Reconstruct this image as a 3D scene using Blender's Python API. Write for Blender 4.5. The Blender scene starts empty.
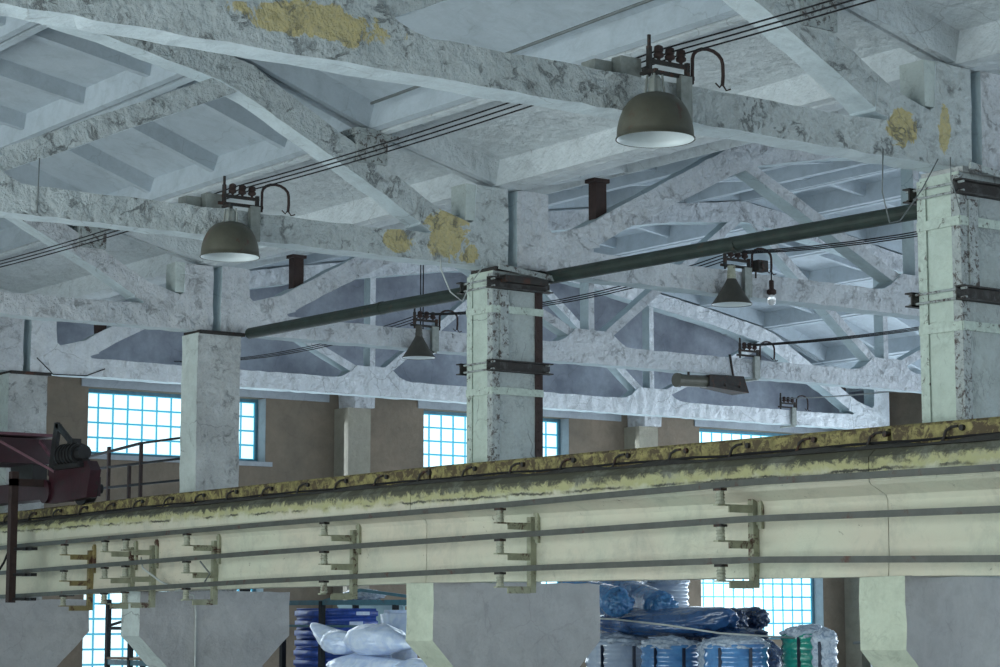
import bpy, bmesh, math, random
from mathutils import Vector, Matrix, noise
random.seed(7)
scene = bpy.context.scene
H = 4.0                      # eye height above the hall floor
D = 12.713                   # the column row
CX = [-5.331, -11.331, -17.331, -23.331, -28.831]   # column positions along the row
S = H + 3.3536               # truss seat height
GX = -29.9                   # inner face of the gable wall

# ---------------------------------------------------------------- camera
cam_d = bpy.data.cameras.new('camera'); cam = bpy.data.objects.new('camera', cam_d)
scene.collection.objects.link(cam); scene.camera = cam
psi, tilt = 0.9401, 0.1264
cam.location = (0, 0, H)
cam.rotation_euler = (math.pi/2 + tilt, 0, psi)
cam_d.sensor_width = 36; cam_d.lens = 2194.5*36/1000
cam_d.clip_end = 300
# ---------------------------------------------------------------- world, light, exposure
w = bpy.data.worlds.new('world'); scene.world = w; w.use_nodes = True
bg = w.node_tree.nodes['Background']
bg.inputs[0].default_value = (0.62, 0.80, 1.0, 1); bg.inputs[1].default_value = 0.12
scene.view_settings.view_transform = 'Standard'; scene.view_settings.look = 'None'
scene.view_settings.gamma = 1; scene.view_settings.use_curve_mapping = False
scene.view_settings.exposure = 0.05
def area(name, loc, rot, sx, sy, power, col):
    l = bpy.data.lights.new(name, 'AREA'); l.shape = 'RECTANGLE'; l.size = sx; l.size_y = sy
    l.energy = power; l.color = col
    o = bpy.data.objects.new(name, l); o.location = loc; o.rotation_euler = rot
    scene.collection.objects.link(o); return o
# daylight entering through the glazing of the long wall of the near bay and of the far bay
area('daylight_near_windows', (-13, -4.5, H+0.2), (math.radians(97), 0, 0), 25, 5.5, 2150, (0.93, 1.0, 0.98))
area('daylight_far_windows', (-16, D+17.3, H+0.9), (math.radians(-98), 0, 0), 24, 4.5, 1500, (0.80, 0.90, 1.0))
area('fill_end_added', (2.8, D+9, H+.9), (math.radians(92), 0, math.radians(90)), 14, 4.5, 700, (0.84, 0.93, 1.0))  # added fill at an invented end window, whitens the far trusses
area('daylight_gable_windows', (GX+.3, D+8, H+1.0), (math.radians(90), 0, math.radians(-90)), 16, 4, 500, (0.78, 0.90, 1.0))

# ---------------------------------------------------------------- materials
def nmat(name):
    m = bpy.data.materials.new(name); m.use_nodes = True
    nt = m.node_tree; b = nt.nodes['Principled BSDF']; return m, nt, b
def rgb(c): return (c[0], c[1], c[2], 1)
def node(nt, t, **k):
    n = nt.nodes.new(t)
    for a, v in k.items(): setattr(n, a, v)
    return n
def pos(nt): return node(nt, 'ShaderNodeNewGeometry').outputs['Position']
def noise_n(nt, vec, scale, detail=4, rough=.6, dist=0.):
    n = node(nt, 'ShaderNodeTexNoise'); n.inputs['Scale'].default_value = scale
    n.inputs['Detail'].default_value = detail; n.inputs['Roughness'].default_value = rough
    n.inputs['Distortion'].default_value = dist
    nt.links.new(vec, n.inputs['Vector']); return n.outputs['Fac']
def ramp(nt, fac, a, b, lo=0., hi=1.):
    r = node(nt, 'ShaderNodeMapRange'); r.clamp = True
    r.inputs[1].default_value = a; r.inputs[2].default_value = b
    r.inputs[3].default_value = lo; r.inputs[4].default_value = hi
    nt.links.new(fac, r.inputs[0]); return r.outputs[0]
def mix(nt, fac, a, b):
    m = node(nt, 'ShaderNodeMix', data_type='RGBA')
    if isinstance(fac, (int, float)): m.inputs[0].default_value = fac
    else: nt.links.new(fac, m.inputs[0])
    for s, v in ((6, a), (7, b)):
        if isinstance(v, tuple): m.inputs[s].default_value = rgb(v)
        else: nt.links.new(v, m.inputs[s])
    return m.outputs[2]
def mth(nt, op, a, b=None, c=None):
    m = node(nt, 'ShaderNodeMath', operation=op)
    for i, v in enumerate((a, b, c)):
        if v is None: continue
        if isinstance(v, (int, float)): m.inputs[i].default_value = v
        else: nt.links.new(v, m.inputs[i])
    return m.outputs[0]
def concrete(name, base, alt, stain=(.05,.045,.04), pits=.6, yellow=0., bump=.5, bscale=9., cracks=.5, stripes=0., rough=.9, lump=1.0, wrinkle=.5):
    m, nt, b = nmat(name); P = pos(nt)
    big = noise_n(nt, P, 1.1, 5, .65); fine = noise_n(nt, P, 14, 6, .7); mid = noise_n(nt, P, 4.5, 6, .65, .6)
    col = mix(nt, ramp(nt, big, .35, .65), base, alt)
    col = mix(nt, ramp(nt, mid, .45, .75, 0, .55), col, tuple(x*.62 for x in base))
    if yellow:
        ym = None                       # old ochre paint showing through in a few places
        for (px_, py_, pz_, ry, rz) in ((CX[1], D-5.95, S+.22, .55, .11), (CX[2], D-.78, S+.26, .26, .28), (CX[2], D-1.35, S+.15, .20, .12), (CX[1], D-.80, S+.24, .17, .14), (CX[1], D-.36, S+.30, .06, .2), (CX[2], D-.5, S+.1, .1, .1)):
            sb = node(nt, 'ShaderNodeVectorMath', operation='SUBTRACT'); nt.links.new(P, sb.inputs[0]); sb.inputs[1].default_value = (px_, py_, pz_)
            ml = node(nt, 'ShaderNodeVectorMath', operation='MULTIPLY'); nt.links.new(sb.outputs[0], ml.inputs[0]); ml.inputs[1].default_value = (1, 1/ry, 1/rz)
            ln_ = node(nt, 'ShaderNodeVectorMath', operation='LENGTH'); nt.links.new(ml.outputs[0], ln_.inputs[0])
            d_ = mth(nt, 'ADD', ln_.outputs['Value'], mth(nt, 'MULTIPLY', mth(nt, 'SUBTRACT', mid, .5), 2.6))
            m_ = ramp(nt, d_, .88, .98, 1, 0)
            ym = m_ if ym is None else mth(nt, 'MAXIMUM', ym, m_)
        col = mix(nt, mth(nt, 'MULTIPLY', ym, .8), col, (.60,.47,.14))
    if cracks:
        v = node(nt, 'ShaderNodeTexVoronoi', feature='DISTANCE_TO_EDGE'); v.inputs['Scale'].default_value = 1.7
        wv = node(nt, 'ShaderNodeVectorMath', operation='ADD'); nt.links.new(P, wv.inputs[0])
        nn = node(nt, 'ShaderNodeTexNoise'); nn.inputs['Scale'].default_value = 5; nn.inputs['Detail'].default_value = 5
        nt.links.new(P, nn.inputs['Vector'])
        sc = node(nt, 'ShaderNodeVectorMath', operation='SCALE'); sc.inputs[3].default_value = .16
        nt.links.new(nn.outputs['Color'], sc.inputs[0]); nt.links.new(sc.outputs[0], wv.inputs[1])
        nt.links.new(wv.outputs[0], v.inputs['Vector'])
        cr = mth(nt, 'MULTIPLY', ramp(nt, v.outputs['Distance'], .004, .012, 1, 0), ramp(nt, big, .5, .56))
        col = mix(nt, mth(nt, 'MULTIPLY', cr, cracks), col, stain)
    pit = ramp(nt, noise_n(nt, P, 11, 7, .72, .8), .63, .70)
    gate = ramp(nt, noise_n(nt, P, 2.2, 4, .6), .42, .6)
    pitm = mth(nt, 'MULTIPLY', pit, gate)
    col = mix(nt, mth(nt, 'MULTIPLY', pitm, pits), col, stain)
    rg = mth(nt, 'ABSOLUTE', mth(nt, 'SUBTRACT', noise_n(nt, P, bscale*.40, 6, .68, .5), .5))
    rgm = mth(nt, 'MULTIPLY', ramp(nt, rg, .0, .030, 1, 0), ramp(nt, noise_n(nt, P, 4.3, 3, .5), .50, .60))
    col = mix(nt, mth(nt, 'MULTIPLY', rgm, min(1., wrinkle*.8)), col, tuple(x*.28 for x in base))
    sm = ramp(nt, noise_n(nt, P, 6.5, 7, .8, .3), .56, .66)
    col = mix(nt, mth(nt, 'MULTIPLY', sm, min(1., wrinkle*.55)), col, tuple(x*.42 for x in base))
    gr = ramp(nt, noise_n(nt, P, 34, 3, .7), .3, .7, -.0, .28*min(1., wrinkle+.3))
    col = mix(nt, gr, col, tuple(x*.55 for x in base))
    nt.links.new(col, b.inputs['Base Color']); b.inputs['Roughness'].default_value = rough
    lumps = noise_n(nt, P, bscale*.72, 3, .55, .2)
    hsum = mth(nt, 'ADD', mth(nt, 'MULTIPLY', lumps, lump), mth(nt, 'MULTIPLY', fine, .35))
    hsum = mth(nt, 'SUBTRACT', mth(nt, 'SUBTRACT', hsum, mth(nt, 'MULTIPLY', pitm, .35)), mth(nt, 'MULTIPLY', rgm, .25*wrinkle))
    if stripes:
        wv = node(nt, 'ShaderNodeTexWave'); wv.inputs['Scale'].default_value = stripes; nt.links.new(P, wv.inputs['Vector'])
        wv.bands_direction = 'Y'; wv.inputs['Distortion'].default_value = 3
        hsum = mth(nt, 'ADD', hsum, mth(nt, 'MULTIPLY', wv.outputs['Fac'], .25))
    bp = node(nt, 'ShaderNodeBump'); bp.inputs['Strength'].default_value = bump; bp.inputs['Distance'].default_value = .16
    nt.links.new(hsum, bp.inputs['Height']); nt.links.new(bp.outputs[0], b.inputs['Normal'])
    return m
def plain(name, col, rough=.6, metal=0., vary=.25, scale=12, rust=0., bump=.15, rustcol=(.07,.03,.02)):
    m, nt, b = nmat(name); P = pos(nt)
    n = noise_n(nt, P, scale, 5, .6)
    c = mix(nt, ramp(nt, n, .35, .7, 0, 1), col, tuple(x*(1-vary) for x in col))
    if rust:
        c = mix(nt, ramp(nt, noise_n(nt, P, scale*.7, 7, .75, .5), .62-.22*rust, .68-.18*rust), c, rustcol)
    nt.links.new(c, b.inputs['Base Color']); b.inputs['Roughness'].default_value = rough; b.inputs['Metallic'].default_value = metal
    bp = node(nt, 'ShaderNodeBump'); bp.inputs['Strength'].default_value = bump; bp.inputs['Distance'].default_value = .02
    nt.links.new(n, bp.inputs['Height']); nt.links.new(bp.outputs[0], b.inputs['Normal'])
    return m
M = {}
M['truss_grey'] = concrete('whitewashed_concrete_dim', (.64,.69,.70), (.52,.57,.58), yellow=1.0, bump=.8, pits=.95, wrinkle=1., cracks=.3)  # one whitewash in three tones; dimmer light on near trusses coloured in
M['truss_white'] = concrete('whitewashed_concrete_lit', (.70,.72,.75), (.58,.61,.65), yellow=.0, bump=.8, pits=.8, cracks=.3, wrinkle=.65)  # lighter tone, stronger light put into the base colour
M['truss_far'] = concrete('whitewashed_concrete_brightly_lit', (.80,.83,.86), (.70,.73,.77), yellow=0, bump=.7, pits=.5, cracks=.4, stripes=1.2, wrinkle=.45)  # lightest tone, window light by the gable put into the colour
M['col_grey'] = concrete('column_plaster_grey', (.58,.60,.60), (.34,.35,.35), bump=.7, pits=1., wrinkle=1., cracks=.3)
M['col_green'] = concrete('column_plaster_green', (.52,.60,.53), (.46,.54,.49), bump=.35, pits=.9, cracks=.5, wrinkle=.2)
M['col_front'] = concrete('column_front_lit_pale', (.56,.62,.60), (.48,.54,.53), bump=.4, pits=.8, wrinkle=.4)  # front faces lightened in colour, as lit from the near bay
M['shaft_side'] = concrete('column_side_shaded', (.46,.51,.50), (.40,.44,.45), bump=.45, pits=.9, wrinkle=.55)  # side faces darkened in colour, as turned from the near windows
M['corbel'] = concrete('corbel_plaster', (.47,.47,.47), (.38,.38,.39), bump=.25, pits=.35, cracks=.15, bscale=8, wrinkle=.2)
M['ceiling'] = concrete('painted_ceiling_concrete', (.47,.53,.58), (.41,.47,.52), pits=.15, bump=.10, cracks=.15, bscale=5, wrinkle=.12)
M['flaky'] = concrete('flaking_valley_concrete', (.66,.71,.74), (.58,.63,.66), pits=.8, bump=.45, cracks=.3, wrinkle=.2)
M['smoke'] = concrete('smoky_gable_concrete', (.42,.46,.53), (.20,.22,.27), pits=.12, bump=.12, cracks=.2, bscale=3, wrinkle=.15)
M['plaster'] = concrete('brown_wall_plaster', (.25,.20,.15), (.16,.135,.105), pits=.25, bump=.25, cracks=.15, bscale=5, wrinkle=.15)
M['pil'] = concrete('pilaster_plaster', (.36,.34,.27), (.28,.26,.22), pits=.2, bump=.25, cracks=.15, wrinkle=.15)
M['lintel'] = concrete('pale_lintel_plaster', (.42,.46,.50), (.33,.36,.40), pits=.2, bump=.2, cracks=.15, wrinkle=.15)
M['corbel_front'] = concrete('corbel_front_cream_lit', (.52,.57,.46), (.46,.50,.40), bump=.3, pits=.6, cracks=.2, wrinkle=.3)  # cream-green front, also lightened for light from the near bay
M['soffit'] = concrete('smooth_soffit_lit_blue_white', (.66,.74,.78), (.58,.66,.70), bump=.22, pits=.5, cracks=.3, wrinkle=.2)  # formwork-smooth; light on the undersides put into the blue-white
M['soffit_far'] = concrete('smooth_soffit_shaded_teal', (.44,.52,.55), (.36,.44,.47), bump=.2, pits=.4, cracks=.3, wrinkle=.2)  # formwork-smooth; far-bay shade put into the teal
M['floor'] = concrete('concrete_floor', (.62,.64,.66), (.54,.56,.58), pits=.2, bump=.1, wrinkle=.15)
def beam_mat():
    m, nt, b = nmat('crane_beam_paint'); P = pos(nt)
    sep = node(nt, 'ShaderNodeSeparateXYZ'); nt.links.new(P, sep.inputs[0]); Z = sep.outputs['Z']
    big = noise_n(nt, P, .8, 5, .6); mid = noise_n(nt, P, 5, 6, .7, .5)
    col = mix(nt, ramp(nt, big, .38, .62), (.52,.53,.42), (.54,.50,.40))
    col = mix(nt, ramp(nt, mid, .5, .8, 0, .4), col, (.40,.43,.36))
    zz = mth(nt, 'SUBTRACT', Z, H)
    g = mth(nt, 'ADD', zz, mth(nt, 'MULTIPLY', mth(nt, 'SUBTRACT', mid, .5), .22))
    g2 = mth(nt, 'ADD', zz, mth(nt, 'MULTIPLY', mth(nt, 'SUBTRACT', noise_n(nt, P, 9, 7, .75, .6), .5), .30))
    col = mix(nt, ramp(nt, g, .99, 1.06, 0, .8), col, (.33,.32,.13))
    col = mix(nt, ramp(nt, g2, 1.08, 1.12, 0, .92), col, (.045,.045,.035))
    wob = mth(nt, 'MULTIPLY', mth(nt, 'SUBTRACT', noise_n(nt, P, 6, 6, .8), .5), .10)
    ln = mth(nt, 'ABSOLUTE', mth(nt, 'SUBTRACT', mth(nt, 'ADD', zz, wob), 1.03))
    col = mix(nt, mth(nt, 'MULTIPLY', ramp(nt, ln, .004, .016, 1, 0), ramp(nt, noise_n(nt, P, 2.5, 4), .42, .55)), col, (.05,.05,.04))
    col = mix(nt, ramp(nt, noise_n(nt, P, 2.6, 7, .75, .4), .50, .72, 0, .6), col, (.30,.31,.26))
    pit = mth(nt, 'MULTIPLY', ramp(nt, noise_n(nt, P, 15, 7, .75, .6), .62, .67), ramp(nt, noise_n(nt, P, 1.9, 5), .50, .58))
    col = mix(nt, mth(nt, 'MULTIPLY', pit, .85), col, (.04,.04,.03))
    nt.links.new(col, b.inputs['Base Color']); b.inputs['Roughness'].default_value = .85
    bp = node(nt, 'ShaderNodeBump'); bp.inputs['Strength'].default_value = .4; bp.inputs['Distance'].default_value = .04
    hs = mth(nt, 'SUBTRACT', mid, pit)
    nt.links.new(hs, bp.inputs['Height']); nt.links.new(bp.outputs[0], b.inputs['Normal'])
    return m
M['beam'] = beam_mat()
M['rail'] = plain('yellow_rusty_rail', (.30,.26,.10), .8, 0, .6, 13, rust=.75, rustcol=(.07,.05,.025), bump=.3)
M['dirt'] = plain('packed_dirt', (.055,.052,.045), .95, 0, .4, 9, bump=1.)
M['bar'] = plain('grey_conductor_steel', (.085,.09,.08), .55, .2, .3, 9, rust=.15)
M['bracket'] = plain('green_painted_steel', (.34,.35,.25), .7, 0, .3, 10, rust=.35)
M['bracket_rust'] = plain('ochre_painted_steel', (.26,.21,.09), .7, 0, .3, 10, rust=.5)
M['insul'] = plain('dirty_porcelain', (.36,.37,.29), .6, 0, .3, 25, rust=.2)
M['steel_dark'] = plain('dark_rusted_steel', (.035,.032,.03), .75, .2, .4, 14, rust=.4)
M['collar'] = plain('blackened_collar_steel', (.07,.07,.07), .7, 0, .5, 9, rust=.95, rustcol=(.022,.018,.016), bump=.5)
M['rust'] = plain('brown_rusted_steel', (.045,.025,.022), .8, .1, .4, 14)
M['jacket'] = plain('painted_jacket_steel', (.48,.56,.50), .65, 0, .25, 22, rust=.30, rustcol=(.10,.09,.08))
M['jacket_grey'] = plain('grey_jacket_steel', (.38,.42,.42), .65, 0, .3, 24, rust=.5, rustcol=(.06,.045,.04))
M['pipe'] = plain('dark_green_pipe', (.018,.032,.026), .6, 0, .5, 8, rust=.2, rustcol=(.04,.03,.02))
M['wire'] = plain('black_wire', (.006,.006,.007), .95)
M['wire_grey'] = plain('grey_cable', (.16,.18,.18), .6)
M['wire_white'] = plain('pale_cord', (.45,.48,.47), .6)
M['shade'] = plain('olive_enamel', (.075,.072,.052), .45, 0, .25, 10, rust=.12)
M['shade_dark'] = plain('dark_olive_enamel', (.06,.055,.045), .5, 0, .3, 12)
M['white_enamel'] = plain('white_enamel', (.62,.68,.70), .35, 0, .1, 8)
M['cage'] = plain('aluminium_cage', (.28,.30,.28), .5, .3, .3, 20)
M['crane_red'] = plain('maroon_paint', (.035,.006,.012), .5, 0, .4, 8, rust=.25, rustcol=(.02,.012,.012))
M['crane_edge'] = plain('worn_pink_paint', (.13,.05,.07), .6, 0, .4, 8)
M['crane_black'] = plain('greasy_black_steel', (.018,.017,.018), .55, .2, .4, 10)
M['rack_blue'] = plain('teal_rack_paint', (.035,.13,.18), .5, 0, .3, 10, rust=.15)
M['rack_dark'] = plain('dark_rack_steel', (.015,.02,.026), .85, 0, .3, 10)
M['teal_panel'] = plain('pale_teal_sheet', (.34,.56,.64), .5, 0, .15, 5)
M['pack_blue'] = plain('blue_printed_film', (.05,.12,.50), .3, 0, .4, 12)
M['deck'] = plain('timber_deck', (.20,.16,.12), .8, 0, .3, 8)
M['tape'] = plain('dark_strap', (.01,.02,.05), .4)
def plastic(name, col, col2, alpha_like=.0, rough=.2, scale=14, bump=1.0):
    m, nt, b = nmat(name); P = pos(nt)
    n = noise_n(nt, P, scale, 4, .6, 1.2)
    c = mix(nt, ramp(nt, n, .4, .65), col, col2)
    nt.links.new(c, b.inputs['Base Color']); b.inputs['Roughness'].default_value = rough
    b.inputs['Specular IOR Level'].default_value = .7
    b.inputs['Coat Weight'].default_value = .5; b.inputs['Coat Roughness'].default_value = .12
    if alpha_like: b.inputs['Subsurface Weight'].default_value = alpha_like; b.inputs['Subsurface Radius'].default_value = (.1,.1,.15)
    bp = node(nt, 'ShaderNodeBump'); bp.inputs['Strength'].default_value = bump; bp.inputs['Distance'].default_value = .02
    nt.links.new(n, bp.inputs['Height']); nt.links.new(bp.outputs[0], b.inputs['Normal'])
    return m
M['film_white'] = plastic('milky_film', (.66,.76,.92), (.48,.60,.84), .15, rough=.3, scale=6, bump=.6)
M['film_blue'] = plastic('blue_film', (.06,.24,.50), (.03,.13,.34))
M['film_dark'] = plastic('dark_blue_film', (.015,.05,.14), (.006,.02,.07))
M['film_navy'] = plastic('deep_blue_tarp', (.03,.10,.26), (.015,.05,.15), scale=6)
M['film_green'] = plastic('green_film', (.01,.30,.23), (.01,.20,.17), scale=8)
M['film_clear'] = plastic('clear_grey_film', (.50,.58,.68), (.24,.32,.44), scale=18)
M['coil_white'] = plastic('white_hose', (.42,.50,.62), (.34,.42,.56), scale=5, bump=.3)
M['coil_blue'] = plastic('blue_hose', (.08,.24,.50), (.05,.16,.38), scale=5, bump=.3)
def glow(name, col, strength, col2, sc=3.):
    m, nt, b = nmat(name); P = pos(nt)
    n = noise_n(nt, P, sc, 3); c = mix(nt, ramp(nt, n, .35, .7), col, col2)
    b.inputs['Base Color'].default_value = rgb(col); b.inputs['Roughness'].default_value = .2
    nt.links.new(c, b.inputs['Emission Color']); b.inputs['Emission Strength'].default_value = strength
    return m
M['glass'] = glow('daylit_glass_block', (.76,.96,1.0), 1.02, (.66,.86,.90))
M['mortar'] = glow('daylit_blue_joint', (.06,.40,.58), .55, (.10,.50,.66))
M['frame_blue'] = plain('blue_window_paint', (.10,.24,.32), .6, 0, .3, 10)
mm, nt, bb = nmat('bulb_glass'); bb.inputs['Base Color'].default_value = (.9,.9,.9,1); bb.inputs['Roughness'].default_value = .05
bb.inputs['Transmission Weight'].default_value = .6; M['bulb'] = mm

# ---------------------------------------------------------------- helpers
def origin_of(o):
    v = Vector((0,0,0))
    while o is not None: v += o.location; o = o.parent
    return v
def obj(name, bm, mat, parent=None, label=None, smooth=False, recalc=True):
    if recalc: bmesh.ops.recalc_face_normals(bm, faces=bm.faces)
    if parent is not None: bmesh.ops.translate(bm, verts=bm.verts, vec=-origin_of(parent))
    me = bpy.data.meshes.new(name); bm.to_mesh(me); bm.free()
    if smooth:
        for p in me.polygons: p.use_smooth = True
    mats = mat if isinstance(mat, (list, tuple)) else [mat]
    for m_ in mats: me.materials.append(M[m_] if isinstance(m_, str) else m_)
    o = bpy.data.objects.new(name, me); scene.collection.objects.link(o)
    if parent is not None: o.parent = parent
    if label: o['label'] = label
    return o
def thing(name, label, cat, loc, group=None):
    o = bpy.data.objects.new(name, None); scene.collection.objects.link(o); o.empty_display_size = .2
    o.location = loc; o['label'] = label; o['category'] = cat
    if group: o['group'] = group
    return o
def tag(o, label, cat, group=None):
    o['label'] = label; o['category'] = cat
    if group: o['group'] = group
    return o
def struct(name, bm, mat, parent=None):
    o = obj(name, bm, mat, parent)
    if parent is None: o['kind'] = 'structure'
    return o
def NB(): return bmesh.new()
def box(bm, x0, x1, y0, y1, z0, z1):
    vs = [bm.verts.new((x, y, z)) for z in (z0, z1) for (x, y) in ((x0,y0),(x1,y0),(x1,y1),(x0,y1))]
    for f in ((0,3,2,1),(4,5,6,7),(0,1,5,4),(1,2,6,5),(2,3,7,6),(3,0,4,7)): bm.faces.new([vs[i] for i in f])
    return vs
def rod(bm, a, b, r, n=10, r2=None, cap=True):
    a, b = Vector(a), Vector(b); d = (b-a).normalized(); r2 = r if r2 is None else r2
    u = d.orthogonal().normalized(); v = d.cross(u); A = []; B = []
    for i in range(n):
        t = 2*math.pi*i/n; c = u*math.cos(t)+v*math.sin(t)
        A.append(bm.verts.new(a+c*r)); B.append(bm.verts.new(b+c*r2))
    for i in range(n): bm.faces.new((A[i], A[(i+1)%n], B[(i+1)%n], B[i]))
    if cap: bm.faces.new(A[::-1]); bm.faces.new(B)
def tube(bm, pts, r, n=8):
    pts = [Vector(p) for p in pts]; rings = []; u = None
    for i, p in enumerate(pts):
        d = (pts[min(i+1, len(pts)-1)]-pts[max(i-1, 0)]).normalized()
        if u is None: u = d.orthogonal().normalized()
        else: u = (u-d*u.dot(d)).normalized()
        v = d.cross(u)
        rings.append([bm.verts.new(p+(u*math.cos(2*math.pi*k/n)+v*math.sin(2*math.pi*k/n))*r) for k in range(n)])
    for a, b in zip(rings, rings[1:]):
        for k in range(n): bm.faces.new((a[k], a[(k+1)%n], b[(k+1)%n], b[k]))
    bm.faces.new(rings[0][::-1]); bm.faces.new(rings[-1])
def bar(bm, a, b, w_, h_):          # rectangular bar between two points, w_ horizontal
    a, b = Vector(a), Vector(b); d = (b-a).normalized()
    up = Vector((0,0,1)) if abs(d.z) < .95 else Vector((1,0,0))
    s = d.cross(up).normalized(); t = s.cross(d)
    vs = [bm.verts.new(p+s*(i*w_/2)+t*(j*h_/2)) for p in (a, b) for (i, j) in ((-1,-1),(1,-1),(1,1),(-1,1))]
    for f in ((0,3,2,1),(4,5,6,7),(0,1,5,4),(1,2,6,5),(2,3,7,6),(3,0,4,7)): bm.faces.new([vs[i] for i in f])
def lathe(bm, prof, c, n=28, close=False):
    c = Vector(c); rings = []
    for r, z in prof: rings.append([bm.verts.new(c+Vector((r*math.cos(2*math.pi*k/n), r*math.sin(2*math.pi*k/n), z))) for k in range(n)])
    for a, b in zip(rings, rings[1:]):
        for k in range(n): bm.faces.new((a[k], a[(k+1)%n], b[(k+1)%n], b[k]))
    if close: bm.faces.new(rings[0][::-1]); bm.faces.new(rings[-1])
def prism(bm, poly, x0, x1, jit=.0, seg=.14):
    """outline in the (y,z) plane extruded along x, its edges broken up and worn"""
    pts = []
    n = len(poly)
    for i in range(n):
        a = Vector((poly[i][0], poly[i][1])); b = Vector((poly[(i+1)%n][0], poly[(i+1)%n][1]))
        k = max(1, int((b-a).length/seg)) if jit else 1
        for j in range(k): pts.append(a.lerp(b, j/k))
    A = []; B = []
    for p in pts:
        def jj(): return random.uniform(-jit, jit)
        A.append(bm.verts.new((x0, p.x+jj(), p.y+jj()))); B.append(bm.verts.new((x1, p.x+jj(), p.y+jj())))
    bm.faces.new(A); bm.faces.new(B[::-1])
    for i in range(len(A)):
        j = (i+1) % len(A); bm.faces.new((A[i], A[j], B[j], B[i]))
def band(p, q, wd, sh=0.):          # outline of a straight member from p to q, width wd
    p, q = Vector(p), Vector(q); d = (q-p).normalized(); n_ = Vector((-d.y, d.x))*wd/2
    return [tuple(p-n_), tuple(q-n_), tuple(q+n_), tuple(p+n_)]
def fillet(P, d1, d2, r, back=.05):
    P = Vector(P); d1 = Vector(d1).normalized(); d2 = Vector(d2).normalized()
    th = d1.angle(d2); t = r/math.tan(th/2); bis = (d1+d2).normalized(); C = P+bis*(r/math.sin(th/2))
    a = P+d1*t-C; b = P+d2*t-C; out = [tuple(P-bis*back), tuple(P+d1*t)]
    ang = math.atan2(a.x*b.y-a.y*b.x, a.dot(b))
    for i in range(1, 7):
        th_ = ang*i/7; out.append((C.x+a.x*math.cos(th_)-a.y*math.sin(th_), C.y+a.x*math.sin(th_)+a.y*math.cos(th_)))
    out.append(tuple(P+d2*t)); return out

# ================================================================= SETTING
FLOOR_Y0, FLOOR_Y1 = -4.8, D+17.9
bm = NB(); box(bm, GX-.5, 3.4, FLOOR_Y0-.5, FLOOR_Y1+.5, -.2, 0); struct('floor', bm, 'floor')

# gable wall with window openings (pieces around the openings, one mesh)
win = []       # (y0,y1,z0,z1)
for k in range(-1, 3):
    y0 = D+1.53+6.03*k
    win.append((y0, y0+3.04, S-1.02, S-.02, k)); win.append((y0, y0+3.04, S-(3.85 if k == 2 else 4.4), S-2.05, k))
ys = sorted({FLOOR_Y0, FLOOR_Y1+.5} | {v for q in win for v in q[:2]}); zs = sorted({0, S+.32} | {v for q in win for v in q[2:4]})
def wall_cells(zlo, zhi):
    bm = NB()
    zz = [z for z in zs if zlo <= z <= zhi]
    for a, b in zip(ys, ys[1:]):
        for c, d in zip(zz, zz[1:]):
            ym, zm = (a+b)/2, (c+d)/2
            if any(q[0] < ym < q[1] and q[2] < zm < q[3] for q in win): continue
            box(bm, GX-.5, GX, a, b, c, d)
    return bm
wg = struct('wall_gable', wall_cells(0, S+.32), 'plaster')
def roof_z(y):                       # underside of the panel ribs, y = distance from the column row
    y = abs(y)
    K = [(0,.76),(.1,.80),(1.6,1.17),(3.1,1.70),(4.6,1.97),(6.1,2.20),(7.6,2.42),(8.65,2.56)]
    if y > 8.65: y = 17.3-y
    if y < 0: y = 0
    for (a, za), (b, zb) in zip(K, K[1:]):
        if y <= b: return za+(zb-za)*(y-a)/(b-a)
    return 2.56
bm = NB()
poly = [(FLOOR_Y0, S+.32)]+[(D+yy, S+roof_z(yy)+.33) for yy in [-17.2,-15,-12,-9,-6.1,-4.6,-3.1,-1.6,0,1.6,3.1,4.6,6.1,8.65,11.2,12.7,14.2,15.7,17.2]]+[(FLOOR_Y1+.5, S+1.1), (FLOOR_Y1+.5, S+.32)]
prism(bm, poly, GX-.5, GX-.003)
struct('wall_gable_upper', bm, 'smoke')
# pale lintel bands above the upper windows
for i, q in enumerate(win):
    if q[2] > S-1.5:
        bm = NB(); box(bm, GX-.02, GX+.025, q[0]-.12, q[1]+1.15, q[3]+.005, S+.33); struct('trim_lintel', bm, 'lintel')
        bm = NB(); box(bm, GX-.12, GX+.05, q[0]-.1, q[1]+.1, q[2]-.07, q[2]+.0); struct('trim_sill', bm, 'lintel')
n_ = 0
for q in win:
    n_ += 1
    y0, y1, z0, z1, k = q
    wn = bpy.data.objects.new('window_%d' % n_, None); scene.collection.objects.link(wn)
    wn.location = (GX-.3, (y0+y1)/2, z0); wn['kind'] = 'structure'
    bm = NB(); t = .05
    for bx in ((y0,y0+t,z0,z1),(y1-t,y1,z0,z1),(y0+t,y1-t,z0,z0+t),(y0+t,y1-t,z1-t,z1)): box(bm, GX-.36, GX-.24, *bx)
    obj('window_frame', bm, 'frame_blue', wn)
    ny = 12; nz = max(1, round((z1-z0-.1)/.235)); dy = (y1-y0-.1)/ny; dz = (z1-z0-.1)/nz
    bmp = NB(); bmm = NB()
    for a in range(ny):
        for b in range(nz):
            ya = y0+.05+a*dy; za = z0+.05+b*dz
            box(bmp, GX-.34, GX-.28+random.uniform(-.006,.006), ya+.012, ya+dy-.012, za+.012, za+dz-.012)
    for a in range(ny+1): box(bmm, GX-.33, GX-.268, y0+.05+a*dy-.014, y0+.05+a*dy+.014, z0+.05, z1-.05)
    for b in range(nz+1): box(bmm, GX-.332, GX-.270, y0+.05, y1-.05, z0+.05+b*dz-.015, z0+.05+b*dz+.015)
    obj('glass_blocks', bmp, 'glass', wn); obj('glazing_joints', bmm, 'mortar', wn)
    bm = NB(); box(bm, GX-.24, GX-.004, y1-.006, y1-.001, z0, z1); obj('window_reveal', bm, 'lintel', wn)
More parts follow.
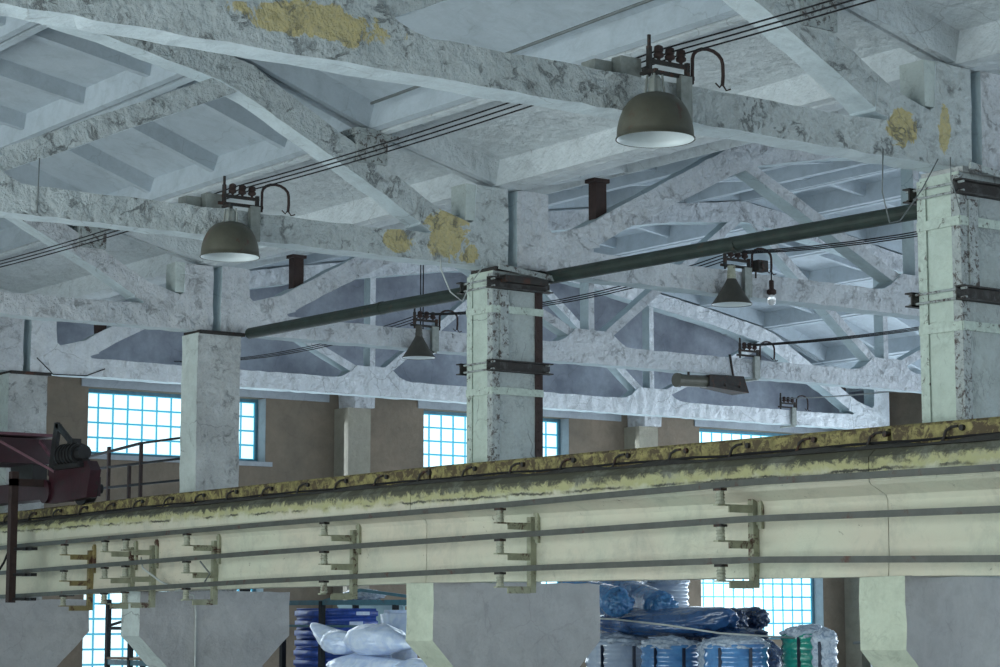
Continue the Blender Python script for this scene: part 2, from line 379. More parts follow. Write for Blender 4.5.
# pilasters of the gable
for k, yc in enumerate((D-.35-6, D+5.85, D+11.85, D+17.2)):
    bm = NB(); box(bm, GX-.02, GX+.42, yc-.02, yc+.40, 0, S-.12); struct('trim_pilaster', bm, 'pil')
    bm = NB(); prism(bm, [(yc+.06, S-.12), (yc+.44, S-.12), (yc+.44, S+.14), (yc+.06, S+.14)], GX-.02, GX+.48, .008); struct('trim_pilaster_head', bm, 'truss_white')
# far long wall
bm = NB()
WY = FLOOR_Y1
for a, b in ((0, H-.8), (H+.6, H+1.6), (S-.2, S+1.1)): box(bm, GX-.5, 3.0, WY, WY+.5, a, b)
xs = [GX-.5+.0]+[]
for k in range(5):
    x0 = -28.6+k*6
    for a, b in ((H-.8, H+.6), (H+1.6, S-.2)):
        box(bm, x0-1.8, x0-.4 if k else x0-.4, WY, WY+.5, a, b)
struct('wall_long_far', bm, 'plaster')
for k in range(5):
    x0 = -28.6+k*6-.4; x1 = x0+4.6
    for a, b in ((H-.8, H+.6), (H+1.6, S-.2)):
        n_ += 1
        wn = bpy.data.objects.new('window_%d' % n_, None); scene.collection.objects.link(wn); wn.location = ((x0+x1)/2, WY+.2, a); wn['kind'] = 'structure'
        bm = NB(); box(bm, x0+.05, x1-.05, WY+.2, WY+.26, a+.05, b-.05); obj('glass_blocks', bm, 'glass', wn)
        bm = NB()
        for j in range(int((x1-x0)/.25)+1): box(bm, x0+j*.25-.012, x0+j*.25+.012, WY+.17, WY+.28, a, b)
        for j in range(int((b-a)/.25)+1): box(bm, x0, x1, WY+.172, WY+.278, a+j*.25-.012, a+j*.25+.012)
        obj('glazing_joints', bm, 'mortar', wn)

# glazed long wall of the near bay and an end wall added to block light from +X (both behind the camera)
bm = NB(); NW = -4.9
for a, b in ((0, H-2.4), (S-.4, S+1.1)): box(bm, GX-.5, 3.4, NW-.4, NW, a, b)
for k in range(7):
    x0 = -28.0+k*4.8; box(bm, x0-1.9 if k == 0 else x0-.5, x0+.3, NW-.4, NW, H-2.4, S-.4)
struct('wall_long_near', bm, 'plaster')
for k in range(6):
    x0 = -28.0+k*4.8+.3; x1 = x0+4.0; n_ += 1
    wn = bpy.data.objects.new('window_%d' % n_, None); scene.collection.objects.link(wn); wn.location = ((x0+x1)/2, NW-.2, H-2.4); wn['kind'] = 'structure'
    bm = NB(); box(bm, x0, x1, NW-.26, NW-.2, H-2.4, S-.4); obj('glass_blocks', bm, 'glass', wn)
    bm = NB()
    for j in range(int((x1-x0)/.25)+1): box(bm, x0+j*.25-.015, x0+j*.25+.015, NW-.28, NW-.17, H-2.4, S-.4)
    for j in range(int((S-.4-H+2.4)/.25)+1): box(bm, x0, x1, NW-.278, NW-.172, H-2.4+j*.25-.015, H-2.4+j*.25+.015)
    obj('glazing_joints', bm, 'mortar', wn)
bm = NB()
box(bm, 3.0, 3.4, FLOOR_Y0, FLOOR_Y1+.5, 0, H-1.5); box(bm, 3.0, 3.4, FLOOR_Y0, FLOOR_Y1+.5, S-.2, S+2.6)
box(bm, 3.0, 3.4, FLOOR_Y0, D+2, H-1.5, S-.2); box(bm, 3.0, 3.4, D+16, FLOOR_Y1+.5, H-1.5, S-.2); struct('wall_end_added', bm, 'plaster')
n_ += 1
wn = bpy.data.objects.new('window_%d' % n_, None); scene.collection.objects.link(wn); wn.location = (3.2, D+9, H-1.5); wn['kind'] = 'structure'
bm = NB(); box(bm, 3.15, 3.2, D+2, D+16, H-1.5, S-.2); obj('glass_blocks', bm, 'glass', wn)  # added glowing window, there to light the far trusses from +X
bm = NB()
for j in range(57): box(bm, 3.12, 3.22, D+2+j*.25-.015, D+2+j*.25+.015, H-1.5, S-.2)
for j in range(19): box(bm, 3.122, 3.218, D+2, D+16, H-1.5+j*.25-.015, H-1.5+j*.25+.015)
obj('glazing_joints', bm, 'mortar', wn)

# ceiling: ribbed roof panels
def roof_panel(xa, xb, ya, yb):
    sgn = 1 if (ya+yb)/2 > 0 else -1
    za, zb = roof_z(ya), roof_z(yb)
    bm = NB()
    L = math.hypot(yb-ya, zb-za); dy, dz = (yb-ya)/L, (zb-za)/L
    xa += .012; xb -= .012
    def P(x, v, h): return (x, D+ya+dy*v-dz*h, S+za+dz*v+dy*h)
    def hexa(x0, x1, v0, v1, h0, h1, tx=0, tv=0):
        lo = [(x0+tx, v0+tv), (x1-tx, v0+tv), (x1-tx, v1-tv), (x0+tx, v1-tv)]; up = [(x0,v0),(x1,v0),(x1,v1),(x0,v1)]
        vs = [bm.verts.new(P(x, v, h0)) for x, v in lo]+[bm.verts.new(P(x, v, h1)) for x, v in up]
        for f in ((0,3,2,1),(4,5,6,7),(0,1,5,4),(1,2,6,5),(2,3,7,6),(3,0,4,7)): bm.faces.new([vs[i] for i in f])
    g = .01
    hexa(xa, xb, g, L-g, .265, .31)
    for v0, v1 in ((g, .085+g), (L-g-.085, L-g)):
        m_ = .02
        vs = [bm.verts.new(P(x, v, h)) for x, v, h in ((xa,v0+.008,0),(xb,v0+.008,0),(xb,v1-.008,0),(xa,v1-.008,0),(xa,v0-0,.268),(xb,v0,.268),(xb,v1+(m_ if v0<.1 else 0),.268),(xa,v1+(m_ if v0<.1 else 0),.268))]
        if v0 > .1: vs[4].co = P(xa, v0-m_, .268); vs[5].co = P(xb, v0-m_, .268)
        for f in ((0,3,2,1),(4,5,6,7),(0,1,5,4),(1,2,6,5),(2,3,7,6),(3,0,4,7)): bm.faces.new([vs[i] for i in f])
    n = max(1, round((xb-xa)/1.45))
    if min(abs(ya), abs(yb)) < 1 or (-18 < xa < -17 and ya < 0): n = 1
    for i in range(n+1):
        xc = xa+.05+(xb-xa-.1)*i/n
        hexa(xc-.06, xc+.06, .09, L-.09, .10 if 0 < i < n else .02, .268, .02, 0)
    return bm
YS = [.1, 1.6, 3.1, 4.6, 6.1, 7.6, 8.65, 9.7, 11.2, 12.7, 14.2, 15.7, 17.2]
XS = [GX+.0]+[CX[4]]+[CX[3], CX[2], CX[1], CX[0], .6, 3.0]
for (xa, xb) in zip(XS, XS[1:]):
    for ya, yb in zip(YS, YS[1:]):
        for s in (1, -1):
            a, b = (ya, yb) if s > 0 else (-yb, -ya)
            struct('ceiling_panel', roof_panel(xa, xb, a, b), 'flaky' if ya < 1 else 'ceiling')
# valley gutter over the column row: flaking slabs
for (xa, xb) in zip(XS, XS[1:]):
    bm = NB(); n = max(3, int((xb-xa)/.12)); rings = []
    pv = [(-.16, .84), (-.10, .80), (.10, .80), (.16, .84), (.13, 1.1), (-.13, 1.1)]
    for i in range(n+1):
        x = xa+(xb-xa)*i/n
        rings.append([bm.verts.new((x, D+y+random.uniform(-.012,.012), S+z+(random.uniform(-.012,.012) if z < .9 else 0))) for y, z in pv])
    for a, b in zip(rings, rings[1:]):
        for j in range(6): bm.faces.new((a[j], a[(j+1)%6], b[(j+1)%6], b[j]))
    bm.faces.new(rings[0]); bm.faces.new(rings[-1][::-1])
    struct('ceiling_valley', bm, 'flaky')

# ================================================================= COLUMNS
zo = [(-31,-.075),(-28.8,-.06),(-23.3,.0),(-17.3,.035),(-11.3,.015),(-5.3,-.02),(0,-.04)]
def zoff(x):
    for (a, za), (b, zb) in zip(zo, zo[1:]):
        if x <= b: return za+(zb-za)*(x-a)/(b-a)
    return zo[-1][1]
col_names = ['nearest', 'right hand', 'middle', 'left', 'far left']
labels_c = ['plain grey concrete column beyond the right edge of the strapped green one',
            'mint green painted concrete column with steel straps at the right edge',
            'central concrete column with rusty riveted angle jacket and dark steel collars',
            'bare pitted grey concrete column left of the strapped central one',
            'pale grey concrete column at far left beside the gable wall']
def lit_front(bm):  # faces towards the near bay take the lit tone
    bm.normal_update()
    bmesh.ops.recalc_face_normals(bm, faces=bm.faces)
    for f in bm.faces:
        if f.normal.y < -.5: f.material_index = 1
for i, cx in enumerate(CX):
    t = thing('concrete_column', labels_c[i], 'column', (cx, D, 0))
    wx, wy = .2, .29
    bm = NB(); ztop = S-.02
    prism(bm, [(D-wy, H+.1), (D+wy, H+.1), (D+wy, ztop-.02), (D-wy, ztop-.02)], cx-wx, cx+wx, .006 if i not in (1,2) else .002, .2)
    lit_front(bm); obj('upper_shaft', bm, ['shaft_side' if i in (1, 2) else 'col_grey', 'col_green' if i in (1, 2) else 'col_front'], t)
    bm = NB(); zt = H+.243+zoff(cx); zb = H-.27
    prism(bm, [(D-.31,0),(D+.31,0),(D+.31,zb-.70),(D+1.0,zb),(D+1.0,zt),(D-1.0,zt),(D-1.0,zb),(D-.31,zb-.70)], cx-.23, cx+.23, .008)
    lit_front(bm); obj('corbel', bm, ['corbel', 'corbel_front' if i < 3 else 'col_front'], t)
    bm = NB(); box(bm, cx-.20, cx+.225, D-.27, D+.34, S-.045, S-.0); obj('bearing_plate', bm, 'col_grey' if i in (0, 1) else 'steel_dark', t)
    if i in (1, 2):
        jm = 'jacket'
        for sx in (-1, 1):
            for sy in (-1, 1):
                bm = NB(); X = cx+sx*(wx+.004); Y = D+sy*(wy+.004); e = .075
                x0, x1 = sorted((X, X-sx*e)); y0, y1 = sorted((Y, Y+sy*.012))
                box(bm, min(X+sx*.012, x0), max(x1, X+sx*.012), y0, y1, H+.3, S-.065)
                y0, y1 = sorted((Y, Y-sy*e)); x0, x1 = sorted((X, X+sx*.012))
                box(bm, x0, x1, y0, y1, H+.3, S-.065)
                for zz in range(22 if (sx > 0) else 0):
                    z_ = H+1.4+zz*.09
                    if z_ < S-.1: rod(bm, (X+sx*.012, Y-sy*.04, z_), (X+sx*.02, Y-sy*.04, z_), .011, 6)
                obj('corner_angle', bm, ('rust' if (i == 2 and sx > 0 and sy > 0) else 'jacket_grey' if sx > 0 else 'jacket'), t, 'riveted corner angle')
        # collars: channels along the wide faces, joined by tie rods and flat straps
        for ci, zc in enumerate((S-.17, S-.98)):
            for sx in (-1, 1):
                X = cx+sx*(wx+.02)
                bm = NB()
                x0, x1 = sorted((X, X+sx*.015)); box(bm, x0, x1, D-wy-.09, D+wy+.09, zc-.055, zc+.055)
                x0, x1 = sorted((X, X+sx*.075))
                box(bm, x0, x1, D-wy-.09, D+wy+.09, zc+.043, zc+.055); box(bm, x0, x1, D-wy-.09, D+wy+.09, zc-.055, zc-.043)
                obj('collar_channel', bm, 'collar', t, 'dark rusted steel collar channel')
            bm = NB()
            for sy in (-1, 1):
                for dz in (-.035, .035): rod(bm, (cx-wx-.09, D+sy*(wy+.045), zc+dz), (cx+wx+.09, D+sy*(wy+.045), zc+dz), .010, 8)
            obj('tie_rod', bm, 'jacket_grey', t)
        for zc in (S-.42, S-1.22):
            bm = NB()
            for sy in (-1, 1):
                y0, y1 = sorted((D+sy*(wy+.014), D+sy*(wy+.026))); box(bm, cx-wx-.016, cx+wx+.016, y0, y1, zc-.035, zc+.035)
            for sx in (-1, 1):
                x0, x1 = sorted((cx+sx*(wx+.014), cx+sx*(wx+.026))); box(bm, x0, x1, D-wy-.016, D+wy+.016, zc-.035, zc+.035)
            obj('flat_strap', bm, 'jacket', t)
        # vertical flat on the wide face, inner leg of the jacket
        bm = NB(); box(bm, cx+wx+.016, cx+wx+.03, D-wy+.07, D-wy+.17, S-.95, S-.25); obj('stiffener', bm, 'jacket_grey', t)
        bm = NB(); bar(bm, (cx+wx+.13, D-wy-.02, S-.02), (cx+wx+.13, D+wy+.14, S-.09), .02, .05); obj('collar_angle', bm, 'jacket_grey', t)
        if i == 2:
            bm = NB(); box(bm, cx+.22, cx+.32, D-.22, D+.30, S-.16, S-.09); obj('bearing_bracket', bm, 'steel_dark', t)
    if i in (2, 3):
        # patch of concrete under the beam seat
        pass

# ================================================================= TRUSSES
Lt = 17.3
NODES = (5.8, 11.5)
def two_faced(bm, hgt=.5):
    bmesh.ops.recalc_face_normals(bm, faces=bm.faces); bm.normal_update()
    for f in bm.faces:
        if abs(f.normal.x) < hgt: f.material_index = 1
def truss(ci, sgn, mat, label, post_vis=True):
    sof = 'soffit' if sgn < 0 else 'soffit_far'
    cx = CX[ci]; hx = .125
    root = thing('roof_truss', label, 'roof truss', (cx, D+sgn*.1, S), None)
    def W(poly): return [(D+sgn*y, S+z) for y, z in poly]
    def pr(bm, poly, h=hx, jit=.007): prism(bm, W(poly), cx-h, cx+h, jit)
    up = [(.45,.40),(.9,.52),(1.5,.85),(2.3,1.27),(2.95,1.62),(3.3,1.72),(4.4,1.92),(5.8,2.14),(7.2,2.38),(8.65,2.56)]
    lo = [(8.65,2.26),(7.2,2.10),(5.8,1.87),(4.4,1.66),(3.3,1.44),(2.95,1.30),(2.3,.98),(1.5,.58),(.95,.27)]
    mir = lambda L_: [(Lt-y, z) for y, z in L_][::-1]
    # top chord
    bm = NB(); poly = up+mir(up)[1:]+mir(lo)+lo[1:]
    pr(bm, poly)
    P31 = (3.02,1.40)
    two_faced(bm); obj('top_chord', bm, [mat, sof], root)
    # bottom chord with end blocks
    bm = NB()
    bot = [(.07,0),(Lt-.07,0),(Lt-.07,.30),(Lt-.9,.27),(Lt-1.6,.255)]
    n2, n1 = NODES[1], NODES[0]
    for nd in (n2, n1): bot += [(nd+.74,.255),(nd+.60,.27),(nd+.48,.32),(nd+.38,.40),(nd+.30,.46),(nd-.30,.46),(nd-.38,.40),(nd-.48,.32),(nd-.60,.27),(nd-.74,.255)]
    bot += [(1.6,.255),(.9,.27),(.07,.30)]
    pr(bm, bot, hx+.003)
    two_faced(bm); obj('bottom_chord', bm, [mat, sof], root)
    for e in (0, 1):
        f = (lambda y: y) if e == 0 else (lambda y: Lt-y)
        bm = NB()
        pr(bm, [(f(y), z) for y, z in [(.055,.0),(.055,.80),(.44,.80),(.45,.45),(.50,.41),(.62,.41),(1.05,.58),(1.1,.33),(.96,.30),(1.0,.26),(1.5,.10),(1.2,.02)]], hx+.008)
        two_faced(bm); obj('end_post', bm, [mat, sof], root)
    for nd in NODES:
        inner = 8.65; outer = 3.02 if nd < 8 else Lt-3.02
        for tgt, zt_ in ((outer, 1.5), (inner, 2.40)):
            bm = NB(); s = 1 if tgt > nd else -1
            pr(bm, band((nd+s*.12,.30), (tgt-s*.0, zt_), .125 if sgn > 0 else .19), hx-.02, .004)
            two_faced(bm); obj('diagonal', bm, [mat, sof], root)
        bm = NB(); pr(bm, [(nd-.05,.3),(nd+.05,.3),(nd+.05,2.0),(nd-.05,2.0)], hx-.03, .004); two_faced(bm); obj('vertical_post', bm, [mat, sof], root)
    # stub posts carrying the roof joints
    for yy in (1.6, Lt-1.6):
        bm = NB(); y_ = (1.18 if sgn > 0 else 1.66); y_ = y_ if yy < 8 else Lt-y_
        mt = 'rust' if (sgn > 0) else 'jacket_grey'
        wd = .07 if sgn > 0 else .17
        h_ = .06 if sgn > 0 else .15
        zl = .62 if sgn > 0 else .86; zt_ = roof_z(y_)-.005
        pr(bm, [(y_-wd, zl), (y_+wd, zl), (y_+wd, zt_-.04), (y_-wd, zt_-.04)], h_, .004)
        pr(bm, [(y_-.27, zt_-.075), (y_+.20, zt_-.065), (y_+.20, zt_-.04), (y_-.27, zt_-.04)], h_+.04, .004) if sgn < 0 else None
        pr(bm, [(y_-wd-.03, zt_-.04), (y_+wd+.03, zt_-.04), (y_+wd+.03, zt_), (y_-wd-.03, zt_)], h_+.02, .002)
        obj('support_stub', bm, mt, root)
    if sgn < 0:   # little pale pads beside the end posts
        bm = NB(); pr(bm, [(.44,.44),(.56,.44),(.56,.80),(.44,.80)], hx-.0, .004); obj('bearing_pad', bm, 'col_front', root)
    return root
truss(0, -1, 'truss_grey', 'nearest roof truss over the near bay, above and right of the camera')
truss(1, -1, 'truss_grey', 'large roof truss crossing the top of the picture down to the right green column')
truss(2, -1, 'truss_grey', 'roof truss from upper left down to the central column, yellow stains near its end')
truss(3, -1, 'truss_white', 'roof truss at the left edge meeting the bare grey left column')
truss(4, -1, 'truss_white', 'pale roof truss left of the far left column near the gable')
truss(0, 1, 'truss_white', 'roof truss of the far bay beyond the right edge of the picture')
truss(1, 1, 'truss_white', 'roof truss of the far bay behind the right green column')
truss(2, 1, 'truss_white', 'roof truss running right from the central column behind the green pipe')
truss(3, 1, 'truss_white', 'roof truss running right from the left column, second from the gable')
truss(4, 1, 'truss_far', 'bright white roof truss just in front of the gable wall windows')
# columns carrying the far ends of the trusses
for i, cx in enumerate(CX):
    bm = NB(); prism(bm, [(D+Lt-.35, 0), (D+Lt+.35, 0), (D+Lt+.35, S-.003), (D+Lt-.35, S-.003)], cx-.2, cx+.2, .006)
    tag(obj('wall_column', bm, 'truss_far' if i == 4 else 'col_grey'),
        ['concrete wall column under the nearest far-bay truss end', 'concrete wall column under the far end of the truss behind the green column',
         'concrete wall column under the far end of the truss from the central column', 'concrete wall column under the far end of the second truss from the gable',
         'bright concrete column at the far wall under the white gable truss end'][i], 'column')
    bm = NB(); prism(bm, [(D-Lt-.35, 0), (D-Lt+.35, 0), (D-Lt+.35, S-.003), (D-Lt-.35, S-.003)], cx-.2, cx+.2, .006)
    tag(obj('wall_column', bm, 'col_grey'), ['nearest', 'second nearest', 'third nearest', 'fourth nearest', 'farthest'][i]+' concrete column on the open side of the near bay', 'column')

# ================================================================= CRANE BEAMS
segs = [(GX+.15, CX[3]), (CX[3], CX[2]), (CX[2], CX[1]), (CX[1], CX[0]+.0)]
YB = D-.75
bl = ['dirty concrete crane beam at far left carrying the red crane', 'concrete crane beam between the left and central columns',
      'concrete crane beam between the central and right columns', 'concrete crane beam running out past the right green column']
def skewed(bm):
    for v in bm.verts: v.co.z += zoff(v.co.x)
for k, (xa, xb) in enumerate(segs):
    bm = NB(); n = 12; g = .004
    prof = [(YB-.18,.245),(YB+.18,.245),(YB+.18,.36),(YB+.11,.42),(YB+.11,.82),(YB+.34,.90),(YB+.34,1.13),(YB+.30,1.17),(YB-.29,1.17),(YB-.36,1.11),(YB-.36,.93),(YB-.34,.91),(YB-.19,.84),(YB-.17,.80),(YB-.17,.40)]
    prof = [(y, H+z) for y, z in prof]
    rings = []
    for i in range(n+1):
        x = xa+g+(xb-xa-2*g)*i/n; jt = 1 if 0 < i < n else 0
        rings.append([bm.verts.new((x, y+jt*random.uniform(-.002,.002), z+jt*random.uniform(-.004,.004)*(1 if j in (7,8,9,0,14) else 0))) for j, (y, z) in enumerate(prof)])
    for a, b in zip(rings, rings[1:]):
        for j in range(len(prof)): bm.faces.new((a[j], a[(j+1)%len(prof)], b[(j+1)%len(prof)], b[j]))
    bm.faces.new(rings[0]); bm.faces.new(rings[-1][::-1]); skewed(bm)
    # keep the soffit on its corbels
    tag(obj('crane_beam', bm, 'beam'), bl[k], 'beam')
# the crane rail with its clips
rt = thing('crane_rail', 'yellow rusty crane rail with hooked clips running along the beam tops', 'rail', (-15, YB, H+1.17))
bm = NB(); N = 60; xa, xb = GX+.2, CX[0]
pr_ = [(-.075,1.165),(.075,1.165),(.075,1.18),(.014,1.20),(.014,1.285),(.04,1.305),(.04,1.35),(.03,1.36),(-.03,1.36),(-.04,1.35),(-.04,1.305),(-.014,1.285),(-.014,1.20),(-.075,1.18)]
rings = []
for i in range(N+1):
    x = xa+(xb-xa)*i/N; rings.append([bm.verts.new((x, YB+y, H+z+zoff(x))) for y, z in pr_])
for a, b in zip(rings, rings[1:]):
    for j in range(len(pr_)): bm.faces.new((a[j], a[(j+1)%len(pr_)], b[(j+1)%len(pr_)], b[j]))
bm.faces.new(rings[0]); bm.faces.new(rings[-1][::-1])
obj('rail', bm, 'rail', rt)
bm = NB()
for (a, b) in segs:                     # side channel along the rail foot
    n = 10
    for i in range(n):
        x0 = a+.02+(b-a-.04)*i/n; x1 = a+.02+(b-a-.04)*(i+1)/n
        bar(bm, (x0, YB-.12, H+1.255+zoff(x0)), (x1, YB-.12, H+1.255+zoff(x1)), .035, .15)
obj('rail_side_plate', bm, 'rail', rt)
bm = NB(); x = GX+.3; pts = []
while x < CX[0]: pts.append((x, YB-.155, H+1.225+zoff(x)+random.uniform(-.006,.006))); x += .35
tube(bm, pts, .010, 6); obj('earthing_cable', bm, 'wire', rt)
x = -29.4
while x < -5.6:
    bm = NB(); z = H+zoff(x); j = random.uniform(-.02,.02)
    tube(bm, [(x+j-.03, YB-.20, z+1.165), (x+j, YB-.185, z+1.22), (x+j+.01, YB-.17, z+1.275), (x+j+.04, YB-.15, z+1.30), (x+j+.10, YB-.145, z+1.305)], .011, 6)
    rod(bm, (x+.16, YB-.12, z+1.29), (x+.16, YB-.165, z+1.29), .022, 8)
    obj('rail_clip', bm, 'steel_dark', rt)
    x += .745
# heaped dirt on the beam shelf
bm = NB(); x = GX+.25
rings = []
while x < CX[0]-.02:
    hgt = .025+.03*noise.noise(Vector((x*1.7, 0, 3)))+.012*noise.noise(Vector((x*7, 2, 3))); wv = .04*noise.noise(Vector((x*2.3, 5, 0)))
    z = H+zoff(x)
    rings.append([bm.verts.new((x, y, zz)) for y, zz in ((YB-.14, z+1.165), (YB-.145, z+1.19+hgt), (YB-.22+wv, z+1.185+hgt*.8), (YB-.31+wv*.5, z+1.172))]); x += .08
for a, b in zip(rings, rings[1:]):
    for j in range(4): bm.faces.new((a[j], a[(j+1)%4], b[(j+1)%4], b[j]))
bm.faces.new(rings[0]); bm.faces.new(rings[-1][::-1])
o = tag(obj('dirt_ridge', bm, 'dirt', smooth=False), 'dark packed dirt lying along the shelf of the crane beam', 'dirt'); o['kind'] = 'stuff'

# conductor bars and their brackets
def interp(T, x):
    if x <= T[0][0]: return T[0][1]
    for (a, za), (b, zb) in zip(T, T[1:]):
        if x <= b: return za+(zb-za)*(x-a)/(b-a)
    return T[-1][1]
YC = D-1.3
BZ = [[(-29,.15),(-25.8,.20),(-20.0,.31),(-15.6,.37),(-12.4,.39),(-9.9,.35),(-5.3,.33)],
      [(-29,.45),(-25.8,.50),(-20.0,.60),(-15.6,.66),(-12.4,.70),(-9.9,.68),(-5.3,.66)],
      [(-29,.76),(-25.8,.82),(-20.0,.89),(-15.6,.93),(-12.4,.98),(-9.9,.96),(-5.3,.94)]]
for k, T in enumerate(BZ):
    bm = NB(); n = 80; rings = []
    for i in range(n+1):
        x = -29.3+(24.0)*i/n; z = H+interp(T, x)
        rings.append([bm.verts.new((x, YC+y, z+zz)) for y, zz in ((-.02,-.018),(.02,-.018),(.02,.018),(-.004,.018),(-.004,.03),(-.02,.03))])
    for a, b in zip(rings, rings[1:]):
        for j in range(6): bm.faces.new((a[j], a[(j+1)%6], b[(j+1)%6], b[j]))
    bm.faces.new(rings[0]); bm.faces.new(rings[-1][::-1])
    tag(obj('conductor_bar', bm, 'bar'), ['lowest of the three grey trolley conductor bars along the beam', 'middle one of the three grey trolley conductor bars along the beam', 'topmost of the three grey trolley conductor bars along the beam'][k], 'conductor bar')
brs = [(-24.35,'bracket_rust','ochre bracket nearest the red crane mast'), (-23.25,'bracket','left one of the close pair of brackets left of the bare column'), (-22.72,'bracket','right one of the close pair of brackets beside the left corbel'),
       (-21.25,'bracket','bracket below the bare grey left column with a loose white cable'), (-18.40,'bracket','bracket halfway between the left and central corbels'), (-15.46,'bracket','bracket above the central corbel right side'), (-12.57,'bracket','bracket in front of the lower glass block window'), (-9.62,'bracket','bracket past the right green column')]
for (bx, mt, lb) in brs:
    t = thing('conductor_bracket', 'three-armed steel '+lb, 'bracket', (bx, D-.92, H+.3))
    yb = D-.925; bx -= .17
    zz = [H+interp(T, bx) for T in BZ]
    bm = NB(); box(bm, bx-.03, bx+.03, yb-.06, yb-.0, zz[0]-.20, zz[2]-.09); obj('upright', bm, mt, t)
    bm = NB(); box(bm, bx+.05, bx+.09, yb-.03, yb-.0, zz[1]-.05, zz[2]-.02)
    for z in (zz[1]-.0, zz[2]-.06): box(bm, bx+.03, bx+.052, yb-.03, yb, z-.02, z+.02)
    obj('fixing_plate', bm, mt, t)
    for z in zz:
        bm = NB(); box(bm, bx-.028, bx+.028, YC-.05, yb-.061, z-.155, z-.143); box(bm, bx+.010, bx+.026, YC+.07, yb-.061, z-.205, z-.156); obj('arm', bm, mt, t)
        bm = NB(); lathe(bm, [(.035,-.143),(.037,-.12),(.030,-.11),(.037,-.095),(.030,-.085),(.037,-.07),(.030,-.06),(.034,-.04)], (bx, YC, z), 14, True)
        obj('insulator', bm, 'insul', t)
        bm = NB(); box(bm, bx-.045, bx+.045, YC-.032, YC+.032, z-.04, z-.02); obj('bar_clamp', bm, 'steel_dark', t)

# ================================================================= PIPE
bm = NB(); tube(bm, [(-23.10, D+.40, S+.00), (-20, D+.40, S-.02), (-17, D+.40, S-.055), (-14, D+.40, S-.09), (-11.0, D+.40, S-.135)], .068, 16)
for x in (-20.2, -14.4): rod(bm, (x, D+.40, S-.02+(x+20)*-.014), (x+.05, D+.40, S-.02+(x+20)*-.014), .074, 16)
tag(obj('steel_pipe', bm, 'pipe', smooth=False), 'long dark green pipe strung between the columns', 'pipe')

# ================================================================= LAMPS on brackets
def insul_bracket(cx, yoff, lamp, label, flip=1):
    """clamp on a truss bottom chord with three small insulators, a gooseneck and the lamp"""
    x = cx+.16; y = D+yoff; z0 = S
    t = thing('insulator_bracket', label, 'bracket', (x, y, z0+.3))
    bm = NB(); box(bm, x-.02, x+.03, y+.26, y+.36, z0-.02, z0+.30); box(bm, x-.33, x+.03, y+.29, y+.33, z0-.045, z0-.012); obj('clamp_strap', bm, 'cage', t)
    bm = NB(); bar(bm, (x, y-.06, z0+.30), (x, y+.40, z0+.30), .02, .028); bar(bm, (x, y-.02, z0+.37), (x, y+.36, z0+.37), .02, .03)
    for yy in (.0, .34): bar(bm, (x, y+yy, z0+.29), (x, y+yy, z0+.40), .03, .03)
    obj('cross_bar', bm, 'steel_dark', t)
    bm = NB(); rod(bm, (x, y, z0+.26), (x, y, z0+.55), .013, 8); rod(bm, (x, y, z0+.36), (x, y, z0+.47), .02, 8); obj('pole', bm, 'steel_dark', t)
    for k in range(3):
        bm = NB(); lathe(bm, [(.010,-.03),(.012,0),(.034,.012),(.038,.03),(.026,.045),(.034,.055),(.030,.085),(.012,.095)], (x, y+.085+.10*k, z0+.395), 12, True); obj('insulator', bm, 'rust', t)
    bm = NB(); pts = [(x, y+.385, z0+.26), (x, y+.39, z0+.40)]
    for i in range(9):
        a = math.pi*i/8; pts.append((x, y+.53-.14*math.cos(a), z0+.44+.09*math.sin(a)))
    pts += [(x, y+.672, z0+.36), (x, y+.665, z0+.29)]
    tube(bm, pts, .013, 8); tube(bm, [(x, y+.66, z0+.30), (x+.01, y+.63, z0+.27), (x, y+.60, z0+.30)], .006, 6); tube(bm, [(x, y+.665, z0+.30), (x, y+.70, z0+.26), (x, y+.74, z0+.275)], .006, 6)
    obj('gooseneck', bm, 'rust', t)
    return t
def dome_lamp(cx, yoff, label, hh=S):
    x = cx+.30; y = D+yoff; z = hh+.10
    t = thing('pendant_lamp', label, 'lamp', (x, y, z))
    bm = NB(); bar(bm, (cx+.16, y, z+.165), (x+.02, y, z+.165), .03, .02); rod(bm, (x, y, z+.10), (x, y, z+.17), .02, 8); obj('hanger', bm, 'steel_dark', t)
    bm = NB(); lathe(bm, [(.034,0),(.045,.012),(.045,.10),(.03,.125)], (x, y, z), 16, True)
    for k in range(4):
        a = math.pi/4+k*math.pi/2; rod(bm, (x+.065*math.cos(a), y+.065*math.sin(a), z-.01), (x+.05*math.cos(a), y+.05*math.sin(a), z+.13), .008, 6)
    obj('lamp_neck', bm, 'cage', t)
    prof = [(.055,.0)]
    R_ = .26; Hh = .30
    for i in range(1, 13):
        a = i/12; prof.append((.05+(R_-.05)*math.sin(a*math.pi/2)**.8, -Hh*(1-math.cos(a*math.pi/2))**.93))
    prof.append((R_+.008, -Hh-.004)); prof.append((R_+.008, -Hh-.014))
    bm = NB(); lathe(bm, [(.001,.0)]+prof, (x, y, z), 40); obj('lamp_shade', bm, 'shade', t, 'olive enamel dome shade', smooth=True)
    bm = NB(); lathe(bm, [(.001,-.012)]+[(max(.002, r-.008), zz-.008) for r, zz in prof[:-1]], (x, y, z), 40); obj('reflector', bm, 'white_enamel', t, 'white inside of the shade', smooth=True)
    bm = NB(); lathe(bm, [(.018,0),(.018,-.06),(.04,-.10),(.045,-.14),(.03,-.18),(.002,-.195)], (x, y, z-.01), 16); obj('bulb', bm, 'bulb', t, smooth=True)
